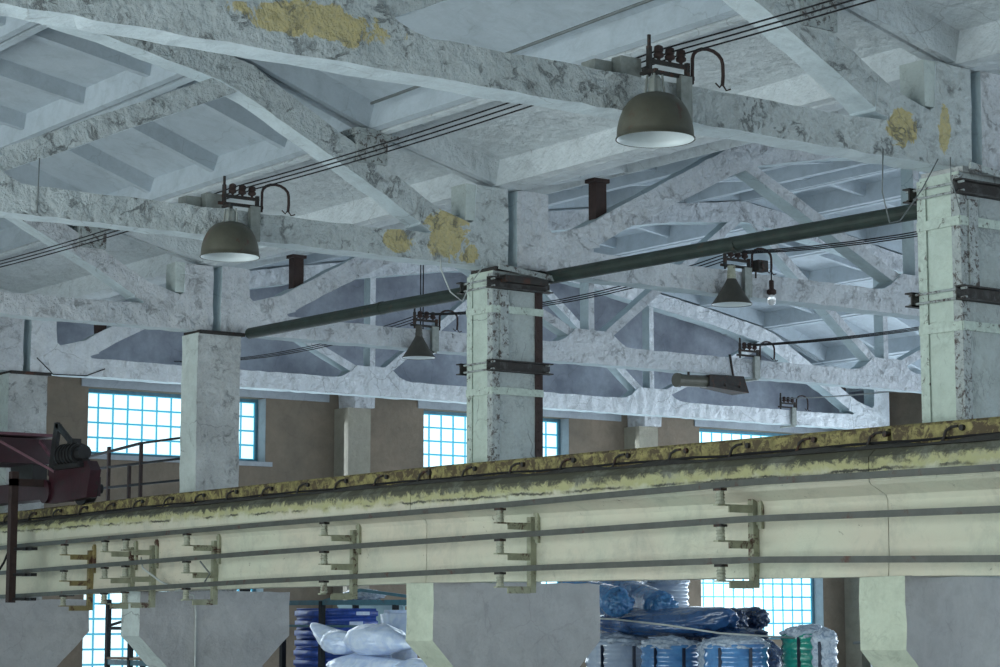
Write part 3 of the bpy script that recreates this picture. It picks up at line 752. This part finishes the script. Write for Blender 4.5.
def cone_lamp(cx, yoff, label, dark=False):
    x = cx+.26; y = D+yoff; z = S+.14
    t = thing('cone_lamp', label, 'lamp', (x, y, z))
    bm = NB(); bar(bm, (cx+.16, y, z+.145), (x+.02, y, z+.145), .03, .02); obj('hanger', bm, 'steel_dark', t)
    bm = NB(); lathe(bm, [(.045,-.03),(.048,0),(.048,.05),(.042,.06),(.046,.075),(.042,.09),(.042,.14)], (x, y, z), 16, True); obj('lamp_neck', bm, 'shade_dark' if dark else 'insul', t)
    prof = [(.05,0),(.07,-.04),(.11,-.11),(.16,-.19),(.205,-.255),(.215,-.262),(.215,-.275)]
    bm = NB(); lathe(bm, prof, (x, y, z), 32); obj('lamp_shade', bm, 'shade_dark', t, smooth=True)
    bm = NB(); lathe(bm, [(max(.002, r-.006), zz-.008) for r, zz in [(0,0)]+prof[:-1]], (x, y, z), 32); obj('reflector', bm, 'white_enamel', t, smooth=True)
insul_bracket(CX[1], -3.30, 1, 'insulator bracket clamped on the big truss above the nearest dome lamp')
dome_lamp(CX[1], -3.37, 'large olive dome lamp hanging from the truss at upper right')
insul_bracket(CX[2], -3.25, 1, 'insulator bracket on the truss above the left dome lamp')
dome_lamp(CX[2], -3.26, 'olive dome lamp at left, hanging in front of the bare column top')
insul_bracket(CX[2], 2.78, 1, 'insulator bracket on the far truss above the cone lamp and bare bulb')
cone_lamp(CX[2], 2.78, 'dark cone lamp with pale neck left of the bare bulb')
insul_bracket(CX[3], 2.85, 1, 'insulator bracket on the truss left of the central column')
cone_lamp(CX[3], 2.85, 'small dark cone lamp just left of the central column', True)
insul_bracket(CX[3], 8.46, 1, 'insulator bracket above the short tubular floodlight')
insul_bracket(CX[4], 14.45, 1, 'small insulator bracket on the bright white gable truss')
for cx, yo, lb in ((CX[1], -3.78, 'grey steel ballast box on the big truss left of the nearest lamp'), (CX[2], -3.68, 'grey steel ballast box on the truss beside the left lamp')):
    bm = NB(); box(bm, cx-.13, cx+.02, D+yo+.12, D+yo+.27, S+.255, S+.36); 
    t = thing('ballast_box', lb, 'box', (cx, D+yo, S+.26)); obj('case', bm, 'cage', t)
    bm = NB(); box(bm, cx-.0, cx+.10, D+yo+.28, D+yo+.46, S+.262, S+.39); obj('bracket_plate', bm, 'cage', t)
# bare bulb and junction box
t = thing('bare_bulb', 'clear bare bulb hanging from a gooseneck beside the cone lamp', 'bulb', (CX[2]+.18, D+3.42, S+.29))
x, y = CX[2]+.20, D+3.44
bm = NB(); tube(bm, [(x-.03, y+.0, S+.30), (x-.01, y-.02, S+.24), (x, y-.03, S+.18)], .007, 6); obj('cord', bm, 'wire', t)
bm = NB(); lathe(bm, [(.02,.19),(.026,.18),(.026,.10),(.05,.08),(.052,.045),(.03,.03)], (x, y-.03, S), 16, True); obj('lamp_holder', bm, 'rust', t)
bm = NB(); lathe(bm, [(.018,.04),(.035,.015),(.05,-.02),(.048,-.05),(.028,-.075),(.003,-.083)], (x, y-.03, S), 20); obj('glass_bulb', bm, 'bulb', t, smooth=True)
bm = NB(); box(bm, CX[2]+.135, CX[2]+.24, D+3.19, D+3.33, S+.27, S+.39); rod(bm, (CX[2]+.24, D+3.26, S+.33), (CX[2]+.26, D+3.26, S+.33), .04, 14); rod(bm, (CX[2]+.16, D+3.22, S+.2), (CX[2]+.16, D+3.22, S+.3), .01, 6)
tag(obj('junction_box', bm, 'steel_dark'), 'dark junction box between the cone lamp and the bare bulb', 'junction box')
# tubular floodlight below the third truss
t = thing('tube_floodlight', 'dark tubular floodlight hung under the truss above the gable windows', 'floodlight', (CX[3]+.1, D+7.8, S-.13))
fx = CX[3]+.14
bm = NB(); rod(bm, (fx, D+7.30, S-.13), (fx, D+7.82, S-.12), .085, 18, cap=True); rod(bm, (fx, D+7.27, S-.13), (fx, D+7.33, S-.13), .10, 18); obj('housing', bm, 'shade', t)
bm = NB()
vs = [bm.verts.new(p) for p in ((fx-.11, D+7.80, S-.03), (fx+.11, D+7.80, S-.03), (fx+.14, D+8.42, S-.02), (fx-.14, D+8.42, S-.02), (fx-.11, D+7.80, S-.20), (fx+.11, D+7.80, S-.20), (fx+.18, D+8.48, S-.26), (fx-.18, D+8.48, S-.26))]
for f in ((0,1,2,3),(4,7,6,5),(0,4,5,1),(1,5,6,2),(2,6,7,3),(3,7,4,0)): bm.faces.new([vs[i] for i in f])
rod(bm, (fx+.155, D+8.05, S-.17), (fx+.175, D+8.05, S-.17), .02, 8); rod(bm, (fx+.165, D+8.32, S-.18), (fx+.185, D+8.32, S-.18), .02, 8)
obj('visor', bm, 'steel_dark', t)
bm = NB(); bar(bm, (fx, D+8.35, S-.05), (fx, D+8.28, S+.30), .02, .03); bar(bm, (fx, D+7.5, S-.06), (fx, D+7.5, S+.0), .02, .03); obj('hanger', bm, 'steel_dark', t)

# ================================================================= WIRES
def wire(pts, r, mat, label, cat='wire', sag=.0, group=None):
    P = []
    for a, b in zip(pts, pts[1:]):
        a, b = Vector(a), Vector(b); n = max(2, int((b-a).length/.6)) if sag or (b-a).length > 1 else 1
        for i in range(n):
            f = i/n; p = a.lerp(b, f); p.z -= sag*4*f*(1-f); P.append(p)
    P.append(Vector(pts[-1]))
    bm = NB(); tube(bm, P, r, 6); return tag(obj('overhead_wire', bm, mat, smooth=True), label, cat, group)
zi = S+.455
for k in range(3):
    yo = -3.30+.085+.10*k
    wire([(CX[4]+.16, D+yo+.0, zi), (CX[3]+.16, D+yo, zi), (CX[2]+.16, D+yo+.05, zi), (CX[1]+.16, D+yo, zi), (CX[0]+.16, D+yo, zi)], .006, 'wire', ['leftmost', 'middle', 'rightmost'][k]+' of three black wires strung over the near bay lamps', 'wire', .04)
    yo = 2.80+.085+.10*k
    wire([(GX+.02, D+yo+.05, zi), (CX[3]+.16, D+yo+.07, zi), (CX[2]+.16, D+yo, zi), (CX[1]+.16, D+yo, zi), (CX[0]+.16, D+yo, zi)], .0065, 'wire', ['leftmost', 'middle', 'rightmost'][k]+' of three black wires strung past the cone lamps', 'wire', .16)
    yo = 8.46+.085+.10*k
    wire([(CX[3]+.16, D+yo, zi), (CX[2]+.16, D+yo, zi), (CX[1]+.16, D+yo, zi)], .007, 'wire', ['leftmost', 'middle', 'rightmost'][k]+' of three wires running right from above the tubular floodlight', 'wire', .10)
for k in range(2):
    yo = 14.53+.10*k
    wire([(CX[4]+.16, D+yo, zi), (CX[3]+.16, D+yo, zi), (CX[2]+.16, D+yo, zi)], .006, 'wire_grey', ['left', 'right'][k]+' of two thin wires from the bracket on the white gable truss', 'wire', .08)
wire([(-16.9, D-1.86, S+1.36), (-15.2, D-1.86, S+1.38), (-13.2, D-1.86, S+1.42), (-11.4, D-1.86, S+1.44)], .014, 'wire_grey', 'thick grey cable under the roof at upper centre', 'cable')
wire([(-17.10, D-.93, S+.02), (-17.08, D-.94, S-.10), (-17.08, D-.83, S-.31), (-17.08, D-.69, S-.39), (-17.08, D-.60, S-.22), (-17.08, D-.45, S-.03)], .007, 'wire_white', 'pale loop of cable at the head of the central column', 'cable')
wire([(-11.10, D-1.13, S+.02), (-11.05, D-1.20, S-.32), (-11.05, D-1.13, S-.54), (-11.05, D-1.02, S-.51), (-11.05, D-.78, S-.25), (-11.05, D-.60, S-.0)], .005, 'wire_grey', 'thin loop of wire beside the right green column head', 'wire')
wire([(-11.02, D-.50, S+.02), (-11.0, D-.52, S-.15), (-11.0, D-.42, S-.40)], .004, 'wire_grey', 'thin wire trailing down the green column front', 'wire')
for yo, n in ((-2.05, 0), (-1.95, 1)):
    wire([(CX[3]+.0, D+3.05-yo*.0+.04*n, S+.28), (CX[3]+.0, D+3.05+.04*n, S+1.42)], .008, 'wire', ['left', 'right'][n]+' of two vertical rods above the small cone lamp', 'rod')
wire([(CX[2]+.135, D-5.03, S+.50), (CX[2]+.135, D-5.04, S+.02)], .006, 'wire_grey', 'thin cord tied round the truss at left', 'cord')
wire([(CX[4]+.24, D+.1, S+.2), (CX[4]+.26, D+.3, S+.02), (CX[4]+.24, D+.35, S-.02), (CX[4]+.16, D+.9, S+.0), (CX[4]+.14, D+1.2, S+.12)], .008, 'wire', 'dark cable sagging across the far left truss end', 'cable')
# loose cables on the brackets
wire([(-22.9, D-1.1, H+.62), (-22.75, D-1.15, H+.50), (-22.6, D-1.0, H+.35), (-22.4, D-.95, H+.28)], .012, 'wire_white', 'pale loose cable by the close pair of brackets', 'cable')
wire([(-21.45, D-1.25, H+.30), (-21.7, D-1.12, H+.22), (-21.95, D-1.08, H+.25), (-22.1, D-1.06, H+.24)], .012, 'wire_white', 'white cable end hanging under the bracket below the left column', 'cable')
wire([(-21.3, D-1.2, H+.55), (-21.35, D-1.05, H+.42), (-21.28, D-1.15, H+.33)], .010, 'wire_grey', 'short grey cable inside the bracket below the left column', 'cable')
wire([(-23.10, D-.45, H+.22), (-23.07, D-.32, H+.20), (-23.08, D-.28, H+.0), (-23.08, D-.28, H-1.4)], .014, 'wire_white', 'pale conduit running down the left corbel face', 'conduit')
wire([(-13.2, D+2.0, H+.62), (-12.9, D+1.9, H+.40), (-12.0, D+1.2, H+.12)], .004, 'wire_grey', 'thin wire hanging in the dark gap left of the right corbel', 'wire')

# ================================================================= RED CRANE on the rail at far left
def cz(x): return H+1.36+zoff(x)
t = thing('overhead_crane', 'dark red travelling crane end standing on the rail at far left', 'crane', (-26.5, YB, cz(-26.5)))
bm = NB(); prism(bm, [(YB-.14, cz(-26)+.10), (YB+.14, cz(-26)+.10), (YB+.14, cz(-26)+.34), (YB-.14, cz(-26)+.34)], -29.3, -25.0)
obj('end_carriage', bm, 'crane_red', t)
for xw in (-25.1, -28.7):
    bm = NB(); z_ = cz(xw)+.19
    rod(bm, (xw, YB-.07, z_), (xw, YB+.07, z_), .185, 28); rod(bm, (xw, YB-.20, z_), (xw, YB+.20, z_), .06, 14); rod(bm, (xw, YB-.085, z_), (xw, YB-.06, z_), .215, 28)
    obj('wheel', bm, 'crane_black', t)
bm = NB(); prism(bm, [(YB-.24, cz(-25)+.02), (YB-.17, cz(-25)+.02), (YB-.17, cz(-25)+.44), (YB-.24, cz(-25)+.44)], -25.7, -25.1)
vs_ = [bm.verts.new(p) for p in ((-25.1, YB-.24, cz(-25)+.03), (-24.62, YB-.24, cz(-25)+.05), (-24.50, YB-.24, cz(-25)+.38), (-24.62, YB-.24, cz(-25)+.50), (-25.1, YB-.24, cz(-25)+.44),
                                 (-25.1, YB-.10, cz(-25)+.03), (-24.62, YB-.10, cz(-25)+.05), (-24.50, YB-.10, cz(-25)+.38), (-24.62, YB-.10, cz(-25)+.50), (-25.1, YB-.10, cz(-25)+.44))]
bm.faces.new(vs_[:5]); bm.faces.new(vs_[5:][::-1])
for j in range(5): bm.faces.new((vs_[j], vs_[(j+1)%5], vs_[5+(j+1)%5], vs_[5+j]))
rod(bm, (-25.75, YB-.28, cz(-25)+.17), (-25.75, YB-.1, cz(-25)+.17), .15, 18); obj('wheel_guard', bm, 'crane_red', t)
bm = NB(); rod(bm, (-25.35, YB-.22, cz(-25)+.60), (-24.85, YB-.22, cz(-25)+.60), .13, 20)
for k in range(5): rod(bm, (-25.30+.09*k, YB-.22, cz(-25)+.60), (-25.28+.09*k, YB-.22, cz(-25)+.60), .145, 20)
rod(bm, (-24.85, YB-.22, cz(-25)+.60), (-24.72, YB-.22, cz(-25)+.61), .09, 16); box(bm, -25.4, -24.7, YB-.32, YB-.12, cz(-25)+.42, cz(-25)+.48); box(bm, -25.1, -24.95, YB-.28, YB-.16, cz(-25)+.72, cz(-25)+.79)
obj('motor', bm, 'crane_black', t)
bm = NB(); bar(bm, (-25.72, YB-.2, cz(-25)+.36), (-25.55, YB-.2, cz(-25)+1.02), .05, .12); bar(bm, (-25.58, YB-.2, cz(-25)+1.01), (-24.62, YB-.2, cz(-25)+.45), .05, .06); obj('bracing', bm, 'crane_black', t)
# bridge girder running out over the near bay
bm = NB(); prism(bm, [(YB+.10, cz(-27)+.58), (YB-9, cz(-27)+.58), (YB-9, cz(-27)+.94), (YB+.10, cz(-27)+.90)], -27.3, -26.35); obj('bridge_girder', bm, 'crane_red', t)
bm = NB(); box(bm, -27.2, -26.5, YB-.1, YB+.1, cz(-27)+.34, cz(-27)+.58); obj('girder_seat', bm, 'crane_black', t)
bm = NB(); box(bm, -27.4, -26.25, YB-9, YB+.15, cz(-27)+.93, cz(-27)+.965); obj('girder_flange', bm, 'crane_edge', t, 'worn pink top flange')
bm = NB(); bar(bm, (-26.3, YB-.1, cz(-26)+.86), (-25.6, YB-.12, cz(-26)+.45), .03, .04); bar(bm, (-26.3, YB-.7, cz(-26)+.86), (-25.5, YB-.26, cz(-26)+.42), .02, .03); obj('stay', bm, 'crane_edge', t)
bm = NB(); box(bm, -25.85, -25.75, YC-.16, YC-.07, H+.12, cz(-26)+.42); box(bm, -25.85, -25.75, YC-.16, YB-.14, cz(-26)+.24, cz(-26)+.33); obj('collector_mast', bm, 'rust', t, 'dark mast reaching down past the conductor bars')
for T in BZ:
    bm = NB(); z_ = H+interp(T, -25.6); bar(bm, (-25.80, YC-.10, z_-.04), (-25.5, YC-.05, z_-.04), .04, .035); box(bm, -25.65, -25.38, YC-.04, YC+.04, z_-.06, z_-.022); obj('collector_shoe', bm, 'crane_black', t)
wire([(-25.85, YC-.12, H+.80), (-25.95, YC-.15, H+.62), (-26.1, YC-.15, H+.52), (-26.3, YC-.14, H+.50)], .015, 'wire', 'black cable looping left of the crane mast', 'cable')
# gallery with railing behind the crane beam
t = thing('service_gallery', 'dark narrow service gallery with railing in front of the left upper window', 'railing', (-26, D+.95, H+.25))
bm = NB(); box(bm, -29.6, -24.0, D+.66, D+1.28, H+1.22, H+1.28); obj('walkway_deck', bm, 'rack_dark', t)
bm = NB()
box(bm, -28.88, -28.78, D+.75, D+.85, H+.226, H+1.22); obj('deck_support', bm, 'rack_dark', t); bm = NB()
box(bm, -24.15, -24.05, D+.9, D+1.0, 0, H+1.22); obj('deck_support', bm, 'rack_dark', t)
for x in (-28.5, -27.85, -27.5, -25.55): 
    bm = NB(); box(bm, x-.022, x+.022, D+1.18, D+1.222, H+1.28, H+(2.34 if x != -27.85 else 2.05)); obj('railing_post', bm, 'rust', t)
for z in (2.33, 2.05, 1.76):
    bm = NB(); bar(bm, (-29.55, D+1.2, H+z-(.12 if z == 2.33 else 0)), (-27.5, D+1.2, H+z), .035, .035); bar(bm, (-27.5, D+1.2, H+z), (-25.5, D+1.2, H+z), .03, .03); obj('handrail' if z == 2.33 else 'mid_rail', bm, 'rack_dark', t)

# ================================================================= RACKS AND STORED GOODS (under the beam)
DK = H-1.1
def rack(name, label, x0, x1, y0, y1, decks, top, mat='rack_blue', posts=None):
    t = thing(name, label, 'rack', ((x0+x1)/2, (y0+y1)/2, 0))
    for x in (posts or (x0, x1)):
        for y in (y0, y1):
            bm = NB(); box(bm, x-.035, x+.035, y-.03, y+.03, 0, top if not isinstance(top, dict) else top.get(y, top['d'])); obj('upright', bm, 'rack_dark', t)
    for z in decks:
        bm = NB(); box(bm, x0-.03, x1+.03, y0-.03, y1+.03, z-.03, z); obj('shelf', bm, 'deck', t)
        for y in (y0, y1):
            bm = NB(); bar(bm, (x0, y, z-.07), (x1, y, z-.07), .04, .07); obj('shelf_beam', bm, mat, t)
    return t
def lumpy(bm, c, r, amp=.12, fr=2.5, seed=0, sub=4, flat=1.0, pinch=None):
    res = bmesh.ops.create_icosphere(bm, subdivisions=sub, radius=1.0)
    c = Vector(c)
    for v in res['verts']:
        d = v.co.normalized(); k = 1+amp*noise.noise(d*fr+Vector((seed*3.1, seed, 7)))+amp*.5*noise.noise(d*fr*3+Vector((seed, 0, 1)))
        p = Vector((d.x*r[0], d.y*r[1], d.z*r[2]))*k
        if pinch:
            f = max(0, d.dot(Vector(pinch).normalized())); p += Vector(pinch)*(f**6)
        p.z = max(p.z, -r[2]*flat); v.co = c+p
def wrapped_coil(x, y, z, r, h, mat, label, cap='film_clear', strap=True, bands=9):
    t = thing('hose_coil', label, 'coil', (x, y, z))
    bm = NB(); prof = [(.02, 0)]
    for k in range(bands):
        z0 = h*k/bands; z1 = h*(k+1)/bands
        for q in range(5):
            a = math.pi*q/4; prof.append((r-.014+.014*math.sin(a), z0+(z1-z0)*(q+.5)/5))
    prof += [(r*.6, h), (.02, h)]
    lathe(bm, prof, (x, y, z), 32, True); obj('coil_body', bm, mat, t, smooth=True)
    bm = NB(); lumpy(bm, (x, y, z+h-.02), (r*.98, r*.98, .10), .25, 3.5, x, 4, .3); obj('film_top', bm, cap, t, 'crumpled clear film', smooth=True)
    if strap:
        ang = math.atan2(0-y, 0-x)
        for da in (-.35,) if r < .3 else (-.5, .45):
            a = ang+da; cx_, cy_ = x+math.cos(a)*(r+.004), y+math.sin(a)*(r+.004)
            bm = NB(); bar(bm, (cx_, cy_, z), (cx_, cy_, z+h-.04), .035, .012); obj('strap', bm, 'tape', t)
    return t
# rack B: between central and right corbels
rack('storage_rack', 'teal storage rack carrying the wrapped hose coils', -19.6, -14.2, D+1.75, D+4.1, [DK, H-2.6], DK+.02, posts=(-19.6, -16.9, -14.2))
coils = [(-18.22, D+2.15, .36, .80, 'coil_white', 'white banded hose coil wrapped in film beside the central corbel'),
         (-17.35, D+2.12, .31, .78, 'coil_blue', 'light blue banded hose coil, second from the central corbel'),
         (-16.78, D+2.25, .20, .76, 'film_clear', 'narrow film wrapped coil between the blue and the wide coils'),
         (-16.22, D+2.0, .32, .80, 'coil_blue', 'wide blue-grey banded coil left of the green one'),
         (-15.93, D+2.70, .27, .90, 'film_green', 'green wrapped coil under the glass block window'),
         (-15.50, D+2.50, .13, .86, 'film_clear', 'small white wrapped coil at the right end of the rack')]
for x, y, r, h, mt, lb in coils: wrapped_coil(x, y, DK, r, h, mt, lb)
wrapped_coil(-19.15, D+3.55, DK, .30, .72, 'coil_white', 'lower white coil hidden under the tall one by the gable', strap=False)
wrapped_coil(-19.10, D+3.55, DK+.76, .27, .70, 'coil_white', 'upright white hose coil standing behind the blue rolls', strap=False)
# tarpaulin bundle and rolls lying on top of the coils
bm = NB(); lumpy(bm, (-18.05, D+2.50, DK+.98), (1.15, .42, .17), .10, 2.2, 3, 5, .8, (.15, 0, .08))
tag(obj('tarpaulin', bm, 'film_navy', smooth=True), 'deep blue tarpaulin bundle sagging over the hose coils', 'tarpaulin')
def roll(a, b, r, mat, label, seed=0):
    t = thing('film_roll', label, 'roll', ((a[0]+b[0])/2, (a[1]+b[1])/2, min(a[2], b[2])-r))
    a, b = Vector(a), Vector(b); d = (b-a).normalized(); u = d.orthogonal().normalized(); v = d.cross(u)
    bm = NB(); n = 28; m_ = 24; rings = []
    for i in range(m_+1):
        f = i/m_; p = a.lerp(b, f); ring = []
        end = min(f, 1-f)
        for k in range(n):
            th = 2*math.pi*k/n; c = u*math.cos(th)+v*math.sin(th)
            rr = r*(1+.10*noise.noise(Vector((th*1.5+seed, f*6, seed)))+.05*noise.noise(Vector((math.cos(th)*4, math.sin(th)*4+seed, f*16))))
            if end < .04: rr *= .72+end*7
            ring.append(bm.verts.new(p+c*rr))
        rings.append(ring)
    for q, s in zip(rings, rings[1:]):
        for k in range(n): bm.faces.new((q[k], q[(k+1)%n], s[(k+1)%n], s[k]))
    bm.faces.new(rings[0][::-1]); bm.faces.new(rings[-1])
    obj('roll_body', bm, mat, t, smooth=True)
    bm = NB(); lumpy(bm, b+d*.02, (r*.78, r*.78, r*.78), .4, 4, seed+2, 4); obj('twisted_end', bm, mat, t, smooth=True)
    return t
roll((-19.2, D+2.26, DK+1.34), (-18.0, D+1.98, DK+1.20), .16, 'film_blue', 'blue wrapped roll lying highest beside the central corbel', 1)
roll((-19.2, D+2.80, DK+1.36), (-17.85, D+2.45, DK+1.14), .18, 'film_blue', 'blue wrapped roll with crumpled end below the upright white coil', 5)
roll((-18.6, D+3.25, DK+1.0), (-17.30, D+3.0, DK+1.02), .13, 'film_dark', 'dark blue roll left of the glass block window, front one', 9)
roll((-18.6, D+3.6, DK+1.0), (-17.35, D+3.35, DK+1.03), .13, 'film_dark', 'dark blue roll left of the glass block window, rear one', 12)
bm = NB(); lumpy(bm, (-17.0, D+2.66, DK+.86), (.45, .22, .09), .3, 5, 4, 4); tag(obj('film_scrap', bm, 'film_dark', smooth=True), 'crumpled dark film heaped over the middle coils', 'plastic film')
bm = NB(); lumpy(bm, (-17.9, D+3.35, DK+.45), (.95, .55, .46), .15, 3, 6, 4); tag(obj('film_heap', bm, 'film_dark', smooth=True), 'dark heap of wrapped goods behind the front row of coils', 'plastic film')
wire([(-18.4, D+1.6, H-.05), (-17.6, D+1.6, H-.07), (-16.8, D+1.6, H-.125), (-16.0, D+1.6, H-.2), (-15.86, D+2.46, H-.25)], .010, 'wire_white', 'white rope slung in front of the blue rolls', 'rope')
wire([(-15.1, D+2.5, H-.29), (-12.5, D+1.35, H-.22)], .014, 'wire_grey', 'thin horizontal grey pipe at lower right beside the corbel', 'pipe')
# rack A: between left and central corbels
ra = rack('storage_rack', 'dark teal rack holding blue packs and white bags left of the central corbel', -24.6, -21.2, D+1.8, D+2.9, [DK, H-.70, H-2.6], H+.14, posts=(-24.6, -23.65, -21.2))
for y in (D+1.8, D+2.9):
    bm = NB(); bar(bm, (-24.6, y, H+.12), (-21.2, y, H+.12), .04, .06); obj('top_beam', bm, 'rack_blue', ra)
bm = NB(); bar(bm, (-23.6, D+1.8, H+.14), (-22.75, D+1.8, H+.27), .03, .035); bar(bm, (-22.75, D+1.8, H+.27), (-21.25, D+1.8, H+.15), .03, .035); obj('peaked_brace', bm, 'rack_blue', ra)
bm = NB()
for z in (H-.17,): bar(bm, (-24.6, D+1.8, z), (-22.3, D+1.8, z), .03, .03)
for x in (-23.15, -22.85): box(bm, x-.02, x+.02, D+2.84, D+2.88, H-.67, H+.1)
obj('cross_rail', bm, 'rack_blue', ra)
bm = NB(); box(bm, -25.75, -24.15, D+3.35, D+3.38, 0, H+.11); box(bm, -25.75, -24.15, D+3.33, D+3.40, H+.08, H+.13)
tag(obj('sheet_panel', bm, 'teal_panel'), 'pale teal upright sheet behind the white bags', 'panel')
z = H-.70
for k in range(6):
    bm = NB(); bx0, bx1 = -24.52+random.uniform(-.02,.02), -23.72
    t = thing('film_pack', ['lowest', 'second lowest', 'third lowest', 'third from the top', 'second from the top', 'topmost'][k]+' blue film-wrapped pack in the rack stack', 'pack', ((bx0+bx1)/2, D+2.3, z), 'blue film packs stacked on the rack')
    hh = .125
    vs = box(bm, bx0, bx1, D+1.9, D+2.7, z, z+hh); bmesh.ops.bevel(bm, geom=bm.edges[:], offset=.03, segments=3, affect='EDGES')
    obj('wrapped_block', bm, 'pack_blue', t, smooth=True)
    bm = NB(); box(bm, bx1-.0, bx1+.004, D+2.15+.1*(k%3), D+2.45+.1*(k%2), z+.04, z+.085); obj('printed_patch', bm, 'film_white', t)
    z += hh
bm = NB(); lumpy(bm, (-23.55, D+2.35, H+.215), (.36, .22, .07), .3, 4, 8, 4, .9)
tag(obj('film_bundle', bm, 'film_clear', smooth=True), 'crumpled clear film bundle lying on top of the rack', 'plastic film')
bm = NB(); box(bm, -22.9, -22.65, D+2.15, D+2.6, H-.70, H+.03); bmesh.ops.bevel(bm, geom=bm.edges[:], offset=.05, segments=3, affect='EDGES')
tag(obj('film_pack', bm, 'film_white', smooth=True), 'tall shiny white pack standing at the right end of the rack', 'pack')
rack('storage_rack', 'low rack under the white plastic bags beside the central corbel', -23.4, -20.6, D+1.05, D+1.65, [DK, H-2.6], {'d': DK+.0, D+1.05: DK+.0}, posts=(-23.4, -20.6))
bags = [((-22.45, D+1.36, DK+.15), (.60,.30,.16), 1, 'white plastic bag at the bottom left of the bag pile', (-.1,-.1,.0)),
        ((-21.25, D+1.36, DK+.15), (.58,.30,.16), 2, 'white plastic bag at the bottom right of the bag pile', (.2,-.05,.03)),
        ((-22.0, D+1.36, DK+.45), (.66,.29,.16), 3, 'white plastic bag in the middle of the bag pile', (.35,-.05,.06)),
        ((-22.42, D+1.33, DK+.74), (.32,.24,.15), 4, 'white plastic bag with flared mouth at the left of the pile', (-.30,-.05,.16)),
        ((-21.75, D+1.36, DK+.78), (.52,.28,.19), 5, 'white plastic bag topmost of the pile', (.30,.0,-.03)),
        ((-20.85, D+1.40, DK+.44), (.40,.26,.15), 6, 'white plastic bag slumped against the central corbel', (.1,-.05,-.05))]
for c, r, sd, lb, pn in bags:
    bm = NB(); lumpy(bm, c, r, .09, 1.6, sd, 5, .92, pn)
    t = thing('plastic_bag', lb, 'bag', (c[0], c[1], c[2]-r[2])); obj('bag_body', bm, 'film_white', t, smooth=True)
# rack C: in front of the lower left window
rc = rack('storage_rack', 'empty dark rack in front of the lower left window', -28.4, -27.0, D+1.2, D+1.75, [H-.62, H-2.0], H+.18, posts=(-28.4, -27.7, -27.0))
bm = NB()
for z in (H+.10, H-.22): bar(bm, (-28.4, D+1.2, z), (-27.0, D+1.2, z), .04, .045)
tube(bm, [(-28.4, D+1.2, H-.19), (-28.0, D+1.2, H-.13), (-27.7, D+1.2, H-.19)], .02, 6); obj('cross_rail', bm, 'rack_dark', rc)
